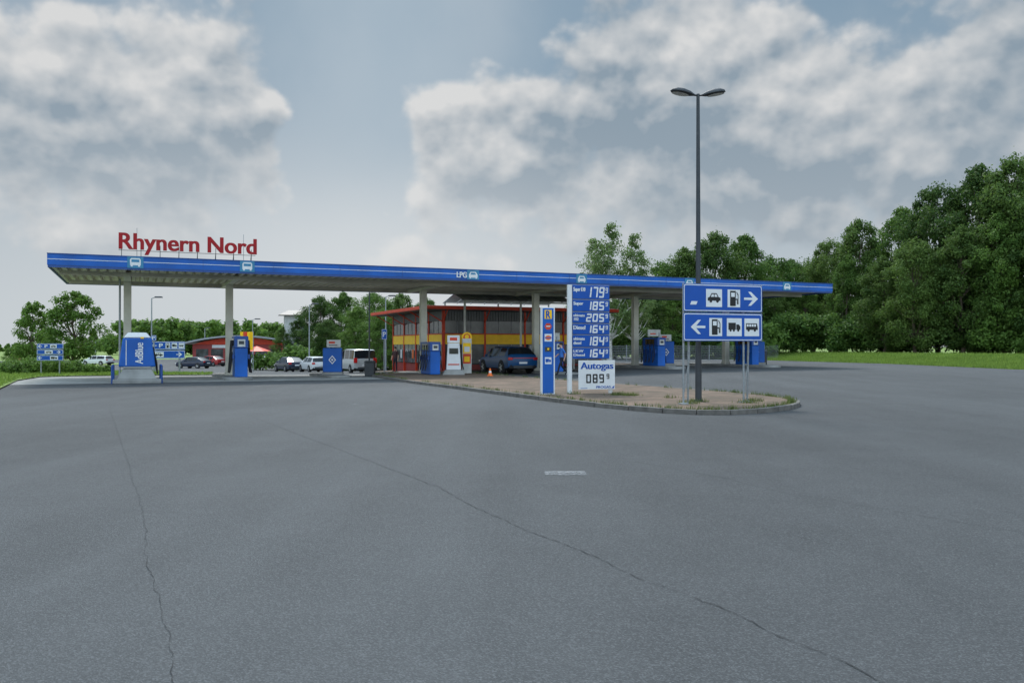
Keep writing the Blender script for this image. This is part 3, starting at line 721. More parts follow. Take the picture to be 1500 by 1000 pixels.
# ---------------------------------------------------------------- red restaurant
X,Y=XY(352,128); z=g(X,Y)
rb=top('restaurant_building','low dark red building with curved metal roof and glazing','building',(X,Y,z),math.radians(14))
W_=13.5
MB(REDB).b2(-W_/2,W_/2,0,12,-.5,3.1).obj('wall',rb)
mb=MB(GREYM,RED); pts=[]
for i in range(17):
    t=-1+2*i/16; pts.append((t*(W_/2+1.2),4.45-1.1*t*t))
pts2=pts+[(p[0],p[1]-.25) for p in pts[::-1]]
mb.poly(pts2,-1.2,0,13.); mb.obj('roof',rb)
mb=MB(RED); pts=[(-W_/2,3.1),(W_/2,3.1)]+[(p[0]*.85,p[1]-.3) for p in pts[::-1]]
mb.poly(pts,-.05,0,.1); mb.obj('gable',rb)
for i in range(6):
    MB(GLASS,WHITE).b2(-W_/2+.5+i*2.1,-W_/2+2.2+i*2.1,-.06,-.01,.6,2.4).obj('window',rb)
MB(WHITE).b2(-4,-1,-.1,-.06,2.55,3.0).obj('name_board',rb)
for i,(px,c) in enumerate(((360,YEL),(365,RED),(371,YEL))):
    X,Y=XY(px,80); zz=g(X,Y); hh=zat(486,80)-zz; r=top('flag','small coloured banner flag on a thin pole','flag',(X,Y,zz),.2*i,'banner flags beside the restaurant')
    MB(GREYM).cyl((0,0,-.1),(0,0,hh+.05),.03,n=6).obj('pole',r)
    mb=MB(c); vs=[]
    for j in range(6): vs+=[(-.04-.1*j,.05*math.sin(j*1.4),hh-1.7),(-.04-.1*j,.05*math.sin(j*1.4+.5),hh)]
    mb.add(vs,[(2*j,2*j+2,2*j+3,2*j+1) for j in range(5)]); mb.obj('banner',r)
X,Y=XY(432,120); r=top('tower_building','grey tower house with overhanging roof behind trees','building',(X,Y,g(X,Y)),.3)
zt=zat(440,120)
MB(CREAM).b2(-1.4,1.4,0,3,-1,zt-1).obj('wall',r); MB(DARKM).box(0,1.5,zt-.6,4.4,4.4,.7,tx=.4,ty=.4).obj('roof',r)
X,Y=XY(376,100); r=top('parasol','red open parasol beside the restaurant','parasol',(X,Y,g(X,Y)))
MB(GREYM).cyl((0,0,0),(0,0,2.6),.04,n=6).obj('pole',r); MB(RED).lathe([(1.7,2.2),(.9,2.5),(.03,2.8)],n=8).obj('shade',r)

# ---------------------------------------------------------------- vehicles
def car(kind,paint,loc,rz,label,group=None,wagon=False):
    if kind=='suv': L,W,zb=4.9,1.94,.30; wr=.385; st=[
        (-2.45,.50,.90,.92,.80,.70,'p'),(-2.40,.34,1.02,1.06,.95,.80,'p'),(-2.28,.30,1.06,1.18,.97,.80,'r'),(-1.88,.28,1.08,1.56,.97,.68,'p'),(-1.80,.28,1.08,1.585,.97,.68,'g'),
        (-.95,.28,1.06,1.64,.97,.70,'p'),(-.85,.28,1.06,1.645,.97,.70,'g'),(.10,.28,1.03,1.64,.97,.70,'p'),(.18,.28,1.03,1.635,.97,.70,'g'),(.75,.28,1.01,1.56,.97,.69,'w'),
        (1.35,.28,1.0,1.08,.96,.84,'p'),(1.9,.28,.95,1.0,.95,.8,'p'),(2.3,.30,.80,.85,.88,.7,'p'),(2.45,.38,.66,.68,.72,.6,'e')]
    elif kind=='van': L,W,zb=4.9,1.9,.28; wr=.34; st=[
        (-2.45,.42,1.1,1.12,.90,.84,'p'),(-2.42,.34,1.16,1.2,.94,.86,'r'),(-2.30,.30,1.16,1.86,.95,.80,'p'),(-2.2,.28,1.16,1.92,.95,.80,'g'),
        (-1.0,.28,1.16,1.95,.95,.81,'p'),(-.9,.28,1.16,1.95,.95,.81,'g'),(.30,.28,1.16,1.95,.95,.81,'p'),(.4,.28,1.14,1.94,.95,.81,'g'),(1.15,.28,1.12,1.86,.95,.8,'w'),
        (1.85,.28,1.08,1.15,.93,.82,'p'),(2.25,.30,.92,.96,.88,.76,'p'),(2.45,.36,.62,.66,.80,.66,'e')]
    else:
        L,W,zb=4.5,1.8,.22; wr=.31; k='wag' if wagon else 'car'
        st=[(-2.25,.40,.84,.86,.78,.70,'p'),(-2.20,.26,.94,.97,.86,.76,'p' if not wagon else 'r')]
        if wagon: st+=[(-1.9,.22,.96,1.36,.89,.66,'p'),(-1.8,.22,.96,1.40,.89,.66,'g')]
        else: st+=[(-1.85,.22,.96,1.0,.89,.74,'r'),(-1.15,.22,.96,1.38,.89,.62,'p'),(-1.08,.22,.96,1.39,.89,.62,'g')]
        st+=[(-.55,.22,.94,1.44,.9,.64,'p'),(-.47,.22,.94,1.445,.9,.64,'g'),(.30,.22,.92,1.44,.9,.64,'p'),(.36,.22,.92,1.435,.9,.64,'g'),(.65,.22,.91,1.38,.9,.63,'w'),
            (1.2,.22,.90,.96,.89,.76,'p'),(1.8,.22,.82,.86,.86,.72,'p'),(2.15,.24,.68,.71,.78,.62,'p'),(2.25,.3,.55,.57,.66,.5,'e')]
    r=top('parked_car' if kind!='van' else 'parked_van',label,'car' if kind!='van' else 'van',loc,rz,group)
    body=MB(paint,BLACK); win=MB(GLASSC); rings=[]
    for y,z0,zl,zt,w,wt,fl in st:
        sh_=max(zl+.012,zt-.055)
        half=[(0,z0),(w*.84,z0),(w*.97,z0+.07),(w,(z0+zl)*.5),(w*.985,zl-.12),(w*.95,zl),(wt+.02 if zt-zl>.2 else w*.93,sh_),(wt-.1,zt),(0,zt+.012)]
        ring=[(x,y,z) for x,z in half]+[(-x,y,z) for x,z in half[-2:0:-1]]
        rings.append(ring)
    n=len(rings[0])
    for i in range(len(st)-1):
        fl=st[i][6]
        for j in range(n):
            k=(j+1)%n; q=[rings[i][j],rings[i][k],rings[i+1][k],rings[i+1][j]]
            band=j if j<8 else n-1-j
            isg=(fl=='g' and band==5) or (fl in 'wr' and band in(6,7))
            (win if isg else body).add(q[::-1],[(0,1,2,3)],1 if band in(0,1) and not isg else 0)
    body.add(rings[0],[tuple(range(n))],0); body.add(rings[-1],[tuple(range(n))[::-1]],0)
    def weld(o):
        bm=bmesh.new(); bm.from_mesh(o.data); bmesh.ops.remove_doubles(bm,verts=bm.verts,dist=1e-4); bmesh.ops.recalc_face_normals(bm,faces=bm.faces); bm.to_mesh(o.data); bm.free()
        o.data.polygons.foreach_set('use_smooth',[True]*len(o.data.polygons)); o.data.set_sharp_from_angle(angle=math.radians(28))
    weld(body.obj('body',r)); weld(win.obj('window',r))
    hw=max(s[4] for s in st)
    for s in (-1,1):
        for y in (-L*.29,L*.3):
            MB(BLACK).cyl((s*(hw-.10),y,wr+.02),(s*(hw+.004),y,wr+.02),wr+.07,wr+.06,20).obj('wheel_arch',r)
            wh=child('wheel',r,(s*(hw-.09),y,wr))
            MB(BLACK).cyl((-.11,0,0),(.11,0,0),wr,wr,20).obj('tyre',wh,bevel=.02)
            mb=MB(RIM,BLACK); e=s*.115
            mb.cyl((e-s*.02,0,0),(e,0,0),wr*.66,wr*.66,20,1)
            for q in range(5):
                t=2*math.pi*q/5; mb.box(e+s*.006,math.cos(t)*wr*.33,math.sin(t)*wr*.33,.02,wr*.62,.06,0,rx=t)
            mb.cyl((e,0,0),(e+s*.02,0,0),.06,.05,10); mb.obj('rim',wh)
        yr=st[1][0]; zl=st[1][2]
        MB(TAILR).box(s*(st[1][4]-.14),yr-.02,zl-.1,.28,.1,.16 if kind!='van' else .4).obj('tail_light',r,bevel=.02)
        yf=st[-2][0]; MB(HEADL).box(s*(st[-2][4]-.12),yf+.03,st[-2][2]-.06,.26,.14,.12).obj('headlight',r,bevel=.02)
        yq=[q[0] for q in st if q[6]=='w'][0]
        MB(paint).box(s*(hw+.09),yq-.02,st[8][2]+.07,.17,.1,.14).obj('mirror',r,bevel=.03)
    yr=st[0][0]
    if kind=='suv': MB(TAILR).b2(-.8,.8,yr-.0,yr+.08,.935,.975).obj('light_bar',r)
    MB(WHITE).b2(-.26,.26,yr-.03,yr-.0,.62,.73).obj('licence_plate',r)
    MB(WHITE).b2(-.26,.26,L/2,L/2+.03,.4,.5).obj('licence_plate',r)
    MB(DARKM).b2(-.62,.62,yr-.015,yr+.05,.36 if kind=='suv' else .34,.52).obj('bumper_insert',r)
    return r
CP_BLUE=mat('car_paint_blue',(0.006,0.06,0.17),.3,metal=.0,var=.04,spec=.4); CP_WHITE=mat('car_paint_white',(.62,.63,.64),.25,var=.03)
CP_BLK=mat('car_paint_black',(.015,.025,.05),.2,var=.03); CP_SIL=mat('car_paint_silver',(.46,.48,.49),.28,metal=.3,var=.03); CP_RED=mat('car_paint_red',(.3,.02,.02),.25,var=.03)
def at(px,D): X,Y=XY(px,D); return (X,Y,g(X,Y))
car('suv',CP_BLUE,at(742,52.5),RZ,'blue sport utility car parked beside the fuel pumps')
GC='cars parked along the service road'
car('van',CP_SIL,at(522,70),math.radians(27),'silver passenger van parked beyond the pumps')
c_w=car('car',CP_WHITE,at(460,80),math.radians(30),'white estate car parked next to the van',GC,True)
c_b=car('car',CP_BLK,at(424,83),math.radians(34),'black saloon car parked beside the white estate',GC)
c_r=car('car',CP_RED,at(310,120),math.radians(60),'red car parked near the restaurant',GC)
for k,(px,D,a,src,l) in enumerate(((284,108,70,c_b,'black car parked on the far car park'),(143,125,75,c_w,'white estate car on the far car park'),(378,115,60,c_w,'white estate car on the far car park'))):
    copytree(src,at(px,D),math.radians(a),1,l)

# ---------------------------------------------------------------- people
def person(loc,rz,shirt,label,walk=True):
    r=top('person',label,'person',loc,rz)
    if walk:
        J=dict(pel=(0,0,.95,.13),sp=(.02,0,1.14,.12),ch=(.03,0,1.36,.145),nk=(.04,0,1.52,.055),hb=(.06,0,1.61,.08),ht=(.06,0,1.72,.088),ns=(.15,0,1.64,.02),
          ls=(.03,.19,1.43,.06),le=(-.12,.24,1.17,.045),lw=(-.06,.25,.94,.03),lh=(-.03,.25,.86,.034),
          rs=(.03,-.19,1.43,.06),re=(.08,-.25,1.17,.045),rw=(.27,-.24,1.02,.03),rh=(.35,-.23,1.0,.034),
          lp=(0,.10,.88,.092),lk=(.20,.1,.49,.062),la=(.30,.1,.09,.043),lt=(.47,.11,.04,.035),
          rp=(0,-.10,.88,.092),rk=(-.04,-.1,.49,.062),ra=(-.34,-.1,.17,.043),rt=(-.24,-.11,.04,.035))
    else:
        J=dict(pel=(0,0,.95,.13),sp=(.0,0,1.14,.12),ch=(.0,0,1.36,.145),nk=(.01,0,1.52,.055),hb=(.03,0,1.61,.08),ht=(.03,0,1.72,.088),ns=(.12,0,1.64,.02),
          ls=(.0,.19,1.43,.06),le=(-.03,.24,1.15,.045),lw=(.04,.25,.92,.03),lh=(.06,.25,.84,.034),
          rs=(.0,-.19,1.43,.06),re=(-.03,-.25,1.15,.045),rw=(.10,-.24,.94,.03),rh=(.14,-.23,.87,.034),
          lp=(0,.10,.88,.092),lk=(.03,.11,.49,.062),la=(-.01,.12,.09,.043),lt=(.17,.13,.04,.035),
          rp=(0,-.10,.88,.092),rk=(.02,-.11,.49,.062),ra=(-.02,-.12,.09,.043),rt=(.16,-.13,.04,.035))
    E=['pel sp','sp ch','ch nk','nk hb','hb ht','hb ns','ch ls','ls le','le lw','lw lh','ch rs','rs re','re rw','rw rh','pel lp','lp lk','lk la','la lt','pel rp','rp rk','rk ra','ra rt']
    for sd in 'lr':
        h=Vector(J[sd+'h'][:3]); w=Vector(J[sd+'w'][:3]); d=(h-w).normalized()
        for q,(dy,ln) in enumerate(((-.03,.075),(-.01,.085),(.01,.08),(.03,.065))):
            p=h+d*ln; J[f'{sd}f{q}']=(p.x+dy,p.y,p.z+dy*.3,.009); E.append(f'{sd}h {sd}f{q}')
        J[sd+'th']=(h.x+.05,h.y,h.z+.0,.010); E.append(f'{sd}h {sd}th')
    keys=list(J)
    me=bpy.data.meshes.new('body'); me.from_pydata([J[k][:3] for k in keys],[tuple(keys.index(a) for a in e.split()) for e in E],[])
    o=bpy.data.objects.new('tmp',me); COL.objects.link(o); o.modifiers.new('s','SKIN'); sb=o.modifiers.new('u','SUBSURF'); sb.levels=1; sb.render_levels=1
    for i,k in enumerate(keys):
        rr=J[k][3]; sv=me.skin_vertices[0].data[i]; sv.radius=(rr,rr*1.0); sv.use_root=(k=='pel')
    bpy.context.view_layer.update(); dg=bpy.context.evaluated_depsgraph_get(); m2=bpy.data.meshes.new_from_object(o.evaluated_get(dg)); bpy.data.objects.remove(o)
    m2.materials.clear()
    for m in (SKIN,shirt,TROU,BLACK): m2.materials.append(m)
    for p in m2.polygons:
        x,y,z=p.center; p.use_smooth=True
        if z<.10: q=3
        elif abs(y)>.185 and z<1.2: q=0
        elif z<.98: q=2
        elif z<1.5: q=1
        else: q=0
        p.material_index=q
    b=bpy.data.objects.new('body',m2); COL.objects.link(b); b.parent=r
    hx=J['ht'][0]
    MB(HAIR).lathe([(.02,1.815),(.07,1.80),(.098,1.75),(.102,1.70),(.08,1.66)][::-1],hx-.022,0,14).obj('hair',r,smooth=60)
    MB(BLACK).box(hx+.087,.032,1.685,.008,.022,.012).box(hx+.087,-.032,1.685,.008,.022,.012).obj('eyes',r)
    return r
X,Y=XY(823,47); person((X,Y,g(X,Y)),math.radians(200),SHIRTB,'person in blue shirt and dark trousers walking to the shop')
X,Y=XY(579,62); person((X,Y,g(X,Y)+.11),math.radians(250),SHIRTR,'person in dark clothes standing beside the shop wall',False)

# ---------------------------------------------------------------- vegetation
def leafmesh(name,C,Rd,per,size,m,seed,flat=.85,droop=0):
    rng=np.random.default_rng(seed); C=np.array(C);Rd=np.array(Rd)
    idx=np.repeat(np.arange(len(C)),per); N=len(idx)
    d=rng.normal(size=(N,3)); d/=np.linalg.norm(d,axis=1)[:,None]
    rad=Rd[idx]*rng.random(N)**.5*(1+.26*rng.normal(size=N)*(rng.random(N)<.4))
    P=C[idx]+d*rad[:,None]*np.array([1,1,flat])
    nrm=d*.7+rng.normal(size=(N,3))*.6+np.array([0,0,.35]); nrm/=np.linalg.norm(nrm,axis=1)[:,None]
    t=np.cross(nrm,rng.normal(size=(N,3))); t/=np.linalg.norm(t,axis=1)[:,None]; b=np.cross(nrm,t)
    s=size*(.6+.8*rng.random(N))[:,None]
    V=np.stack([P-t*s*.6,P+b*s*.38,P+t*s*.6,P-b*s*.38],1).reshape(-1,3)
    me=bpy.data.meshes.new(name); me.vertices.add(4*N); me.vertices.foreach_set('co',V.ravel())
    me.loops.add(4*N); me.loops.foreach_set('vertex_index',np.arange(4*N)); me.polygons.add(N)
    me.polygons.foreach_set('loop_start',np.arange(0,4*N,4)); me.materials.append(m); me.update(calc_edges=True)
    o=bpy.data.objects.new(name,me); COL.objects.link(o); return o
def tree(seed,h,cr,base,ncl,per,leaf,lm,bark,kind='broad'):
    q=random.Random(seed); C=[];Rd=[]
    r=top('tree','x','tree',(0,0,-500))
    for i in range(ncl):
        for _ in range(50):
            u=q.uniform(0,1); z=base+u*(h-base)
            if kind=='broad': env=cr*(math.sin(math.pi*min(1,(u*.86+.14)))**.55)
            elif kind=='birch': env=cr*(1-u)**.55*(.55+.45*min(1,u*4))
            else: env=cr*(1-u**2.2)**.5*min(1,.5+u*2)
            env*=q.uniform(.75,1.12); a=q.uniform(0,2*math.pi); rr=env*math.sqrt(q.uniform(.12,1))
            p=(rr*math.cos(a),rr*math.sin(a),z)
            rad=cr*q.uniform(.14,.30)
            if all((Vector(p)-Vector(c)).length>rad*.7 for c in C): break
        C.append(p);Rd.append(rad*(1 if u<.9 else .75))
    tr=MB(bark); tw=h*.018+.05; pts=[Vector((0,0,-.3))]
    for i in range(1,7): pts.append(Vector((q.uniform(-.02,.02)*h,q.uniform(-.02,.02)*h,h*.88*i/6)))
    for i in range(6): tr.cyl(pts[i],pts[i+1],tw*(1-i/6.6),tw*(1-(i+1)/6.6),8)
    for c in C[::2]:
        k=min(5,max(1,int(c[2]*.75/(h*.88)*6))); s=pts[k]; e=Vector(c); mid=s.lerp(e,.5)+Vector((0,0,-.04*h*.3))
        tr.cyl(s,mid,tw*.38*(1-k/7),tw*.22*(1-k/7),5); tr.cyl(mid,e,tw*.22*(1-k/7),.015,5)
    t=tr.obj('trunk',r,smooth=60)
    c=leafmesh('crown',C,Rd,per,leaf,lm,seed); c.parent=r
    r['h']=h
    return r
T=[tree(1,16,5.6,1.2,115,270,.24,LEAF,BARK),tree(2,16,5.0,1.0,115,270,.24,LEAF,BARK,'oval'),tree(3,15,6.2,1.5,120,270,.24,LEAF2,BARK),
   tree(4,16,4.6,1.0,110,260,.23,LEAF2,BARK,'oval')]
TB=tree(5,14,3.4,3.0,80,90,.19,LEAFB,BIRCHB,'birch')
TY=tree(6,5,1.9,1.1,70,120,.13,LEAFY,BARK,'oval')
GT='broadleaf trees along the station edge'
def plant(src,px,tp,D,label,wf=1.,grp=GT):
    X,Y=XY(px,D); z=g(X,Y); h=zat(tp,D)-z; s=h/src['h']
    o=copytree(src,(X,Y,z),R.uniform(0,6.28),(s*wf,s*wf,s),label); o['group']=grp; return o
LB='tall dark green broadleaf tree on the grass bank'
for i,(px,tp,D,w) in enumerate([(1216,355,104,.8),(1262,325,98,.85),(1318,308,94,.85),(1374,276,90,.8),(1432,246,86,.8),(1492,236,82,.8),(1560,238,80,.8),(1190,392,108,.9),(1240,376,96,.8),(1340,355,84,.9),(1410,335,82,.9),(1470,315,80,.9),(1530,325,78,.9),(1295,378,88,.9)]):
    plant(T[[0,1,3,0,1,0,2,1,3,0,1,3,0,1][i]],px,tp,D,LB,w)
LB='mid green broadleaf tree behind the fence'
for i,(px,tp,D,w) in enumerate([(968,388,100,.9),(1005,366,98,.9),(1050,345,96,.9),(1092,348,98,.9),(1130,380,104,1.),(1160,382,110,1.),(1192,384,112,1.),(985,425,92,1.),(1035,425,92,1.),(1080,415,94,1.),(1130,420,98,1.),(1180,420,100,1.),(900,440,92,1.),(860,450,96,1.),(940,420,92,1.)]):
    plant(T[(i*3+2)%4],px,tp,D,LB,w)
plant(TB,893,330,84,'slender light green birch with drooping sparse crown',1.05); plant(TB,930,345,86,'slender light green birch with drooping sparse crown',.95); plant(TB,870,352,90,'slender light green birch with drooping sparse crown',.9)
LB='broadleaf tree behind the parked cars'
for i,(px,tp,D,w) in enumerate([(440,466,118,1.),(468,436,112,1.),(500,430,110,1.05),(545,432,100,1.),(590,432,104,1.),(625,440,110,1.),(520,450,92,1.),(560,455,90,1.),(415,480,120,1.),(480,470,100,1.1)]):
    plant(T[(i*3+1)%4],px,tp,D,LB,w)
plant(TY,108,428,60,'young light green tree with thin trunk on verge',1.0); plant(TY,47,443,62,'young light green tree with thin trunk on verge',.8); plant(TY,72,480,75,'young light green tree with thin trunk on verge',.9)
plant(TY,20,508,70,'young light green tree with thin trunk on verge',1.4)
for s in T+[TB,TY]:
    for c in list(s.children): bpy.data.objects.remove(c)
    bpy.data.objects.remove(s)
def shrub(px,D,w,h,m,label,seed,leaf=.16,per=160,grp='shrubs along the verge and bank'):
    q=random.Random(seed); C=[];Rd=[]
    for i in range(14): C.append((q.uniform(-w,w)*.75,q.uniform(-w,w)*.5,q.uniform(.2,.75)*h)); Rd.append(min(w,h)*q.uniform(.3,.42))
    X,Y=XY(px,D); o=leafmesh('shrub',C,Rd,per,leaf,m,seed); o.location=(X,Y,g(X,Y)); o.rotation_euler=(0,0,q.uniform(-.4,.4)); tag(o,label,'shrub',grp)
for i,px in enumerate(range(1130,1560,30)):
    D=97-(px-1130)*.047
    shrub(px,D+R.uniform(-2,4),3.2,R.uniform(2.6,5.5),LEAF2 if i%3 else LEAF,'dense green shrub at the foot of the trees',20+i,.24,360)
for i,px in enumerate(range(880,1150,34)):
    shrub(px,90+R.uniform(-2,3),2.8,R.uniform(2.6,4.2),LEAF2,'dense green shrub behind the fence',60+i,.25,280)
for i,(px,D,w,h) in enumerate(((45,52,1.0,1.1),(75,51,1.1,.95),(98,53,.9,1.0),(125,55,.9,.7),(20,50,.8,.8),(150,60,1.0,.6),(5,58,1.5,1.0),(60,58,1.3,1.2))):
    shrub(px,D,w,h,LEAFY if i%2 else LEAF2,'low green shrub on the verge',90+i,.10,260)
for i,px in enumerate(range(400,640,30)):
    shrub(px,98+R.uniform(-2,2),2.6,R.uniform(2.,3.5),LEAF2,'dense green shrub behind the parked cars',120+i,.28,200)
q=random.Random(4); C=[];Rd=[]
def band(p0,p1,D,prof,step):
    px=p0
    while px<p1:
        tp=prof(px)+q.uniform(-3,3); X,Y=XY(px,D+q.uniform(-15,15)); h=zat(tp,D)+1.1; 
        for k in range(4): C.append((X+q.uniform(-3,3),Y+q.uniform(-4,4),-1+h*(.2+.24*k))); Rd.append(h*.22)
        px+=step
band(170,430,300,lambda p:474+abs(p-270)*.03,4.5)
band(-60,200,480,lambda p:505-(p/200.)*14 if p>60 else 511-(p+60)/120*6,5)
o=leafmesh('distant_wood',C,Rd,130,1.1,LEAF2,77); o['kind']='stuff'
def blades(name,pts,hmin,hmax,m,seed,w=.02,broad=False):
    rng=np.random.default_rng(seed); P=np.array(pts); N=len(P); a=rng.random(N)*6.28; h=hmin+(hmax-hmin)*rng.random(N)
    t=np.stack([np.cos(a),np.sin(a),np.zeros(N)],1)*w; l=np.stack([rng.normal(size=N)*.3,rng.normal(size=N)*.3,np.ones(N)],1)*h[:,None]
    V=np.stack([P-t,P+t,P+l],1).reshape(-1,3)
    me=bpy.data.meshes.new(name); me.vertices.add(3*N); me.vertices.foreach_set('co',V.ravel()); me.loops.add(3*N); me.loops.foreach_set('vertex_index',np.arange(3*N)); me.polygons.add(N)
    me.polygons.foreach_set('loop_start',np.arange(0,3*N,3)); me.materials.append(m); me.update(calc_edges=True)
    o=bpy.data.objects.new(name,me); COL.objects.link(o); o['kind']='stuff'; return o
pts=[]
for i in range(80000):
    y=R.uniform(44,100); d=abs(R.gauss(0,1))*7; x=edge_x(y)+d+.1*R.random()-.1; pts.append((x,y,g(x,y)-.06))
blades('bank_grass',pts,.06,.30,GRASS,1,.035)
pts=[]
for i in range(30000):
    px=R.uniform(-60,312); D=R.uniform(31,78)
    x,y=XY(px,D)
    dl=31.2+(px+3)*.30 if px<26 else 40+(px-26)*.1 if px<60 else 44+(px-60)*.033
    if D<dl+.6 or (px>240 and D>60+ (300-px)*.05): continue
    pts.append((x,y,g(x,y)+.05))
blades('verge_grass',pts,.06,.22,GRASS,2,.025)
pts=[]
innp=offset(ip,.2)
for i in range(420):
    k=R.randrange(len(innp)); a=Vector(innp[k]);b=Vector(innp[(k+1)%len(innp)]); p=a.lerp(b,R.random()); 
    for j in range(R.randint(3,16)): pts.append((p.x+R.gauss(0,.05),p.y+R.gauss(0,.05),g(p.x,p.y)+.1))
for (px,D,n_) in ((1010,22.5,140),(1025,23.3,120),(1096,22.8,140),(905,26.5,260),(925,26.2,200),(1105,23.6,120),(840,27.1,90),(802,27,60),(980,25,60)):
    cx,cy=XY(px,D)
    for j in range(n_): pts.append((cx+R.gauss(0,.14),cy+R.gauss(0,.12),.1+g(cx,cy)))
blades('weeds',pts,.03,.16,WEED,3,.009)
X,Y=XY(24,142); r=top('hay_bale','round straw bale lying in the field','hay bale',(X,Y,g(X,Y)+.05),.5)
MB(HAY).cyl((-.7,0,.95),(.7,0,.95),.95,.95,24).obj('bale',r,bevel=.06)
def fence(p0,p1,label,h=1.4):
    a=Vector(p0);b=Vector(p1);L=(b-a).length; ang=math.atan2(b.y-a.y,b.x-a.x)
    r=top('fence',label,'fence',(a.x,a.y,0),ang)
    def gz(t): p=a.lerp(b,t/L); return g(p.x,p.y)
    n=int(L/2.5); post=MB(GREYM); w=MB(GREYM)
    for i in range(n+1): t=i*2.5; post.b2(t-.03,t+.03,-.03,.03,gz(t)-.2,gz(t)+h+.05)
    for i in range(int(L/.1)): t=i*.1; w.b2(t-.005,t+.005,-.005,.005,gz(t)+.05,gz(t)+h)
    for k in range(7):
        for i in range(n): t=i*2.5; z0,z1=gz(t)+.08+k*(h-.1)/6,gz(t+2.5)+.08+k*(h-.1)/6; w.cyl((t,-.01,z0),(t+2.5,-.01,z1),.007,n=4)
    post.obj('post',r); w.obj('mesh_panel',r)
fence((X0(13,9)),(26.6,85),'grey wire mesh fence on the lawn edge')

# ---------------------------------------------------------------- camera
cam=bpy.data.cameras.new('camera'); co=bpy.data.objects.new('camera',cam); COL.objects.link(co); scene.camera=co
cam.lens=30; cam.sensor_width=36; cam.clip_end=8000
co.location=(0,0,CH); co.rotation_euler=(math.radians(90)+math.atan(8/F),0,0)
SUN_EL,SUN_AZ=54,-14
sl=bpy.data.lights.new('sun','SUN'); sl.energy=2.2; sl.angle=math.radians(10); sl.color=(1,.95,.88)
so=bpy.data.objects.new('sun',sl); COL.objects.link(so)
e=math.radians(SUN_EL);a=math.radians(SUN_AZ)
sd=Vector((math.sin(a)*math.cos(e),math.cos(a)*math.cos(e),math.sin(e)))
so.rotation_euler=sd.to_track_quat('Z','Y').to_euler(); so.location=(0,0,60)
# world
w=bpy.data.worlds.new('World'); scene.world=w; w.use_nodes=True; nt=w.node_tree; nt.nodes.clear()
try:
    w.cycles.sampling_method='MANUAL'; w.cycles.sample_map_resolution=512
except Exception: pass
def nd(t): return nt.nodes.new(t)
def L(a,b): nt.links.new(a,b)
def MM(op,*ar,clamp=False):
    k=nd('ShaderNodeMath'); k.operation=op; k.use_clamp=clamp
    for i,v in enumerate(ar):
        if isinstance(v,(int,float)): k.inputs[i].default_value=v
        else: L(v,k.inputs[i])
    return k.outputs[0]
def SM(v,a,b):
    k=nd('ShaderNodeMapRange'); k.interpolation_type='SMOOTHSTEP'; k.inputs[1].default_value=a;k.inputs[2].default_value=b; L(v,k.inputs[0]); return k.outputs[0]
def MIX(f,a,b,mode='MIX'):
    k=nd('ShaderNodeMix'); k.data_type='RGBA'; k.blend_type=mode
    for i,v in ((0,f),(6,a),(7,b)):
        if isinstance(v,(int,float)): k.inputs[i].default_value=v
        elif isinstance(v,tuple): k.inputs[i].default_value=(*v,1)
        else: L(v,k.inputs[i])
    return k.outputs[2]
tc=nd('ShaderNodeTexCoord'); sp=nd('ShaderNodeSeparateXYZ'); L(tc.outputs['Generated'],sp.inputs[0])
az=MM('ARCTAN2',sp.outputs[0],sp.outputs[1]); el=MM('ARCSINE',sp.outputs[2])
BL=[ # cloud masses: az/el given through the direction they are seen in, rx, ry, weight
 (160,130,150,75,.8),(240,190,130,70,.7),(40,210,130,90,.6),(50,10,120,30,.3),(395,152,42,22,.55),(300,270,170,35,.35),
 (700,235,110,60,.85),(860,150,230,60,.65),(850,270,120,60,.6),(1020,70,120,70,.75),(1170,150,150,120,.8),(1010,250,160,90,.45),(1430,90,110,100,.85),(1330,240,140,70,.45),
 (480,150,75,160,-.65),(600,30,150,45,-.45),(1290,40,60,60,-.5),(740,90,80,30,-.2),(80,330,180,40,.35),(1300,330,250,50,.3),(600,370,220,40,.3)]
def blobs(v):
    acc=0.10
    for px,py,rx,ry,wt in BL:
        tx=(px-750)/F; az0=math.atan(tx); el0=math.atan((HZ-py)/F*math.cos(az0))
        s=nd('ShaderNodeVectorMath'); s.operation='SUBTRACT'; L(v,s.inputs[0]); s.inputs[1].default_value=(az0,el0,0)
        m=nd('ShaderNodeVectorMath'); m.operation='MULTIPLY'; L(s.outputs[0],m.inputs[0]); m.inputs[1].default_value=(F/rx*.9,F/ry*.9,0)
        d=nd('ShaderNodeVectorMath'); d.operation='DOT_PRODUCT'; L(m.outputs[0],d.inputs[0]); L(m.outputs[0],d.inputs[1])
        acc=MM('ADD',MM('MULTIPLY',MM('EXPONENT',MM('MULTIPLY',d.outputs['Value'],-1.)),wt),acc)
    return acc
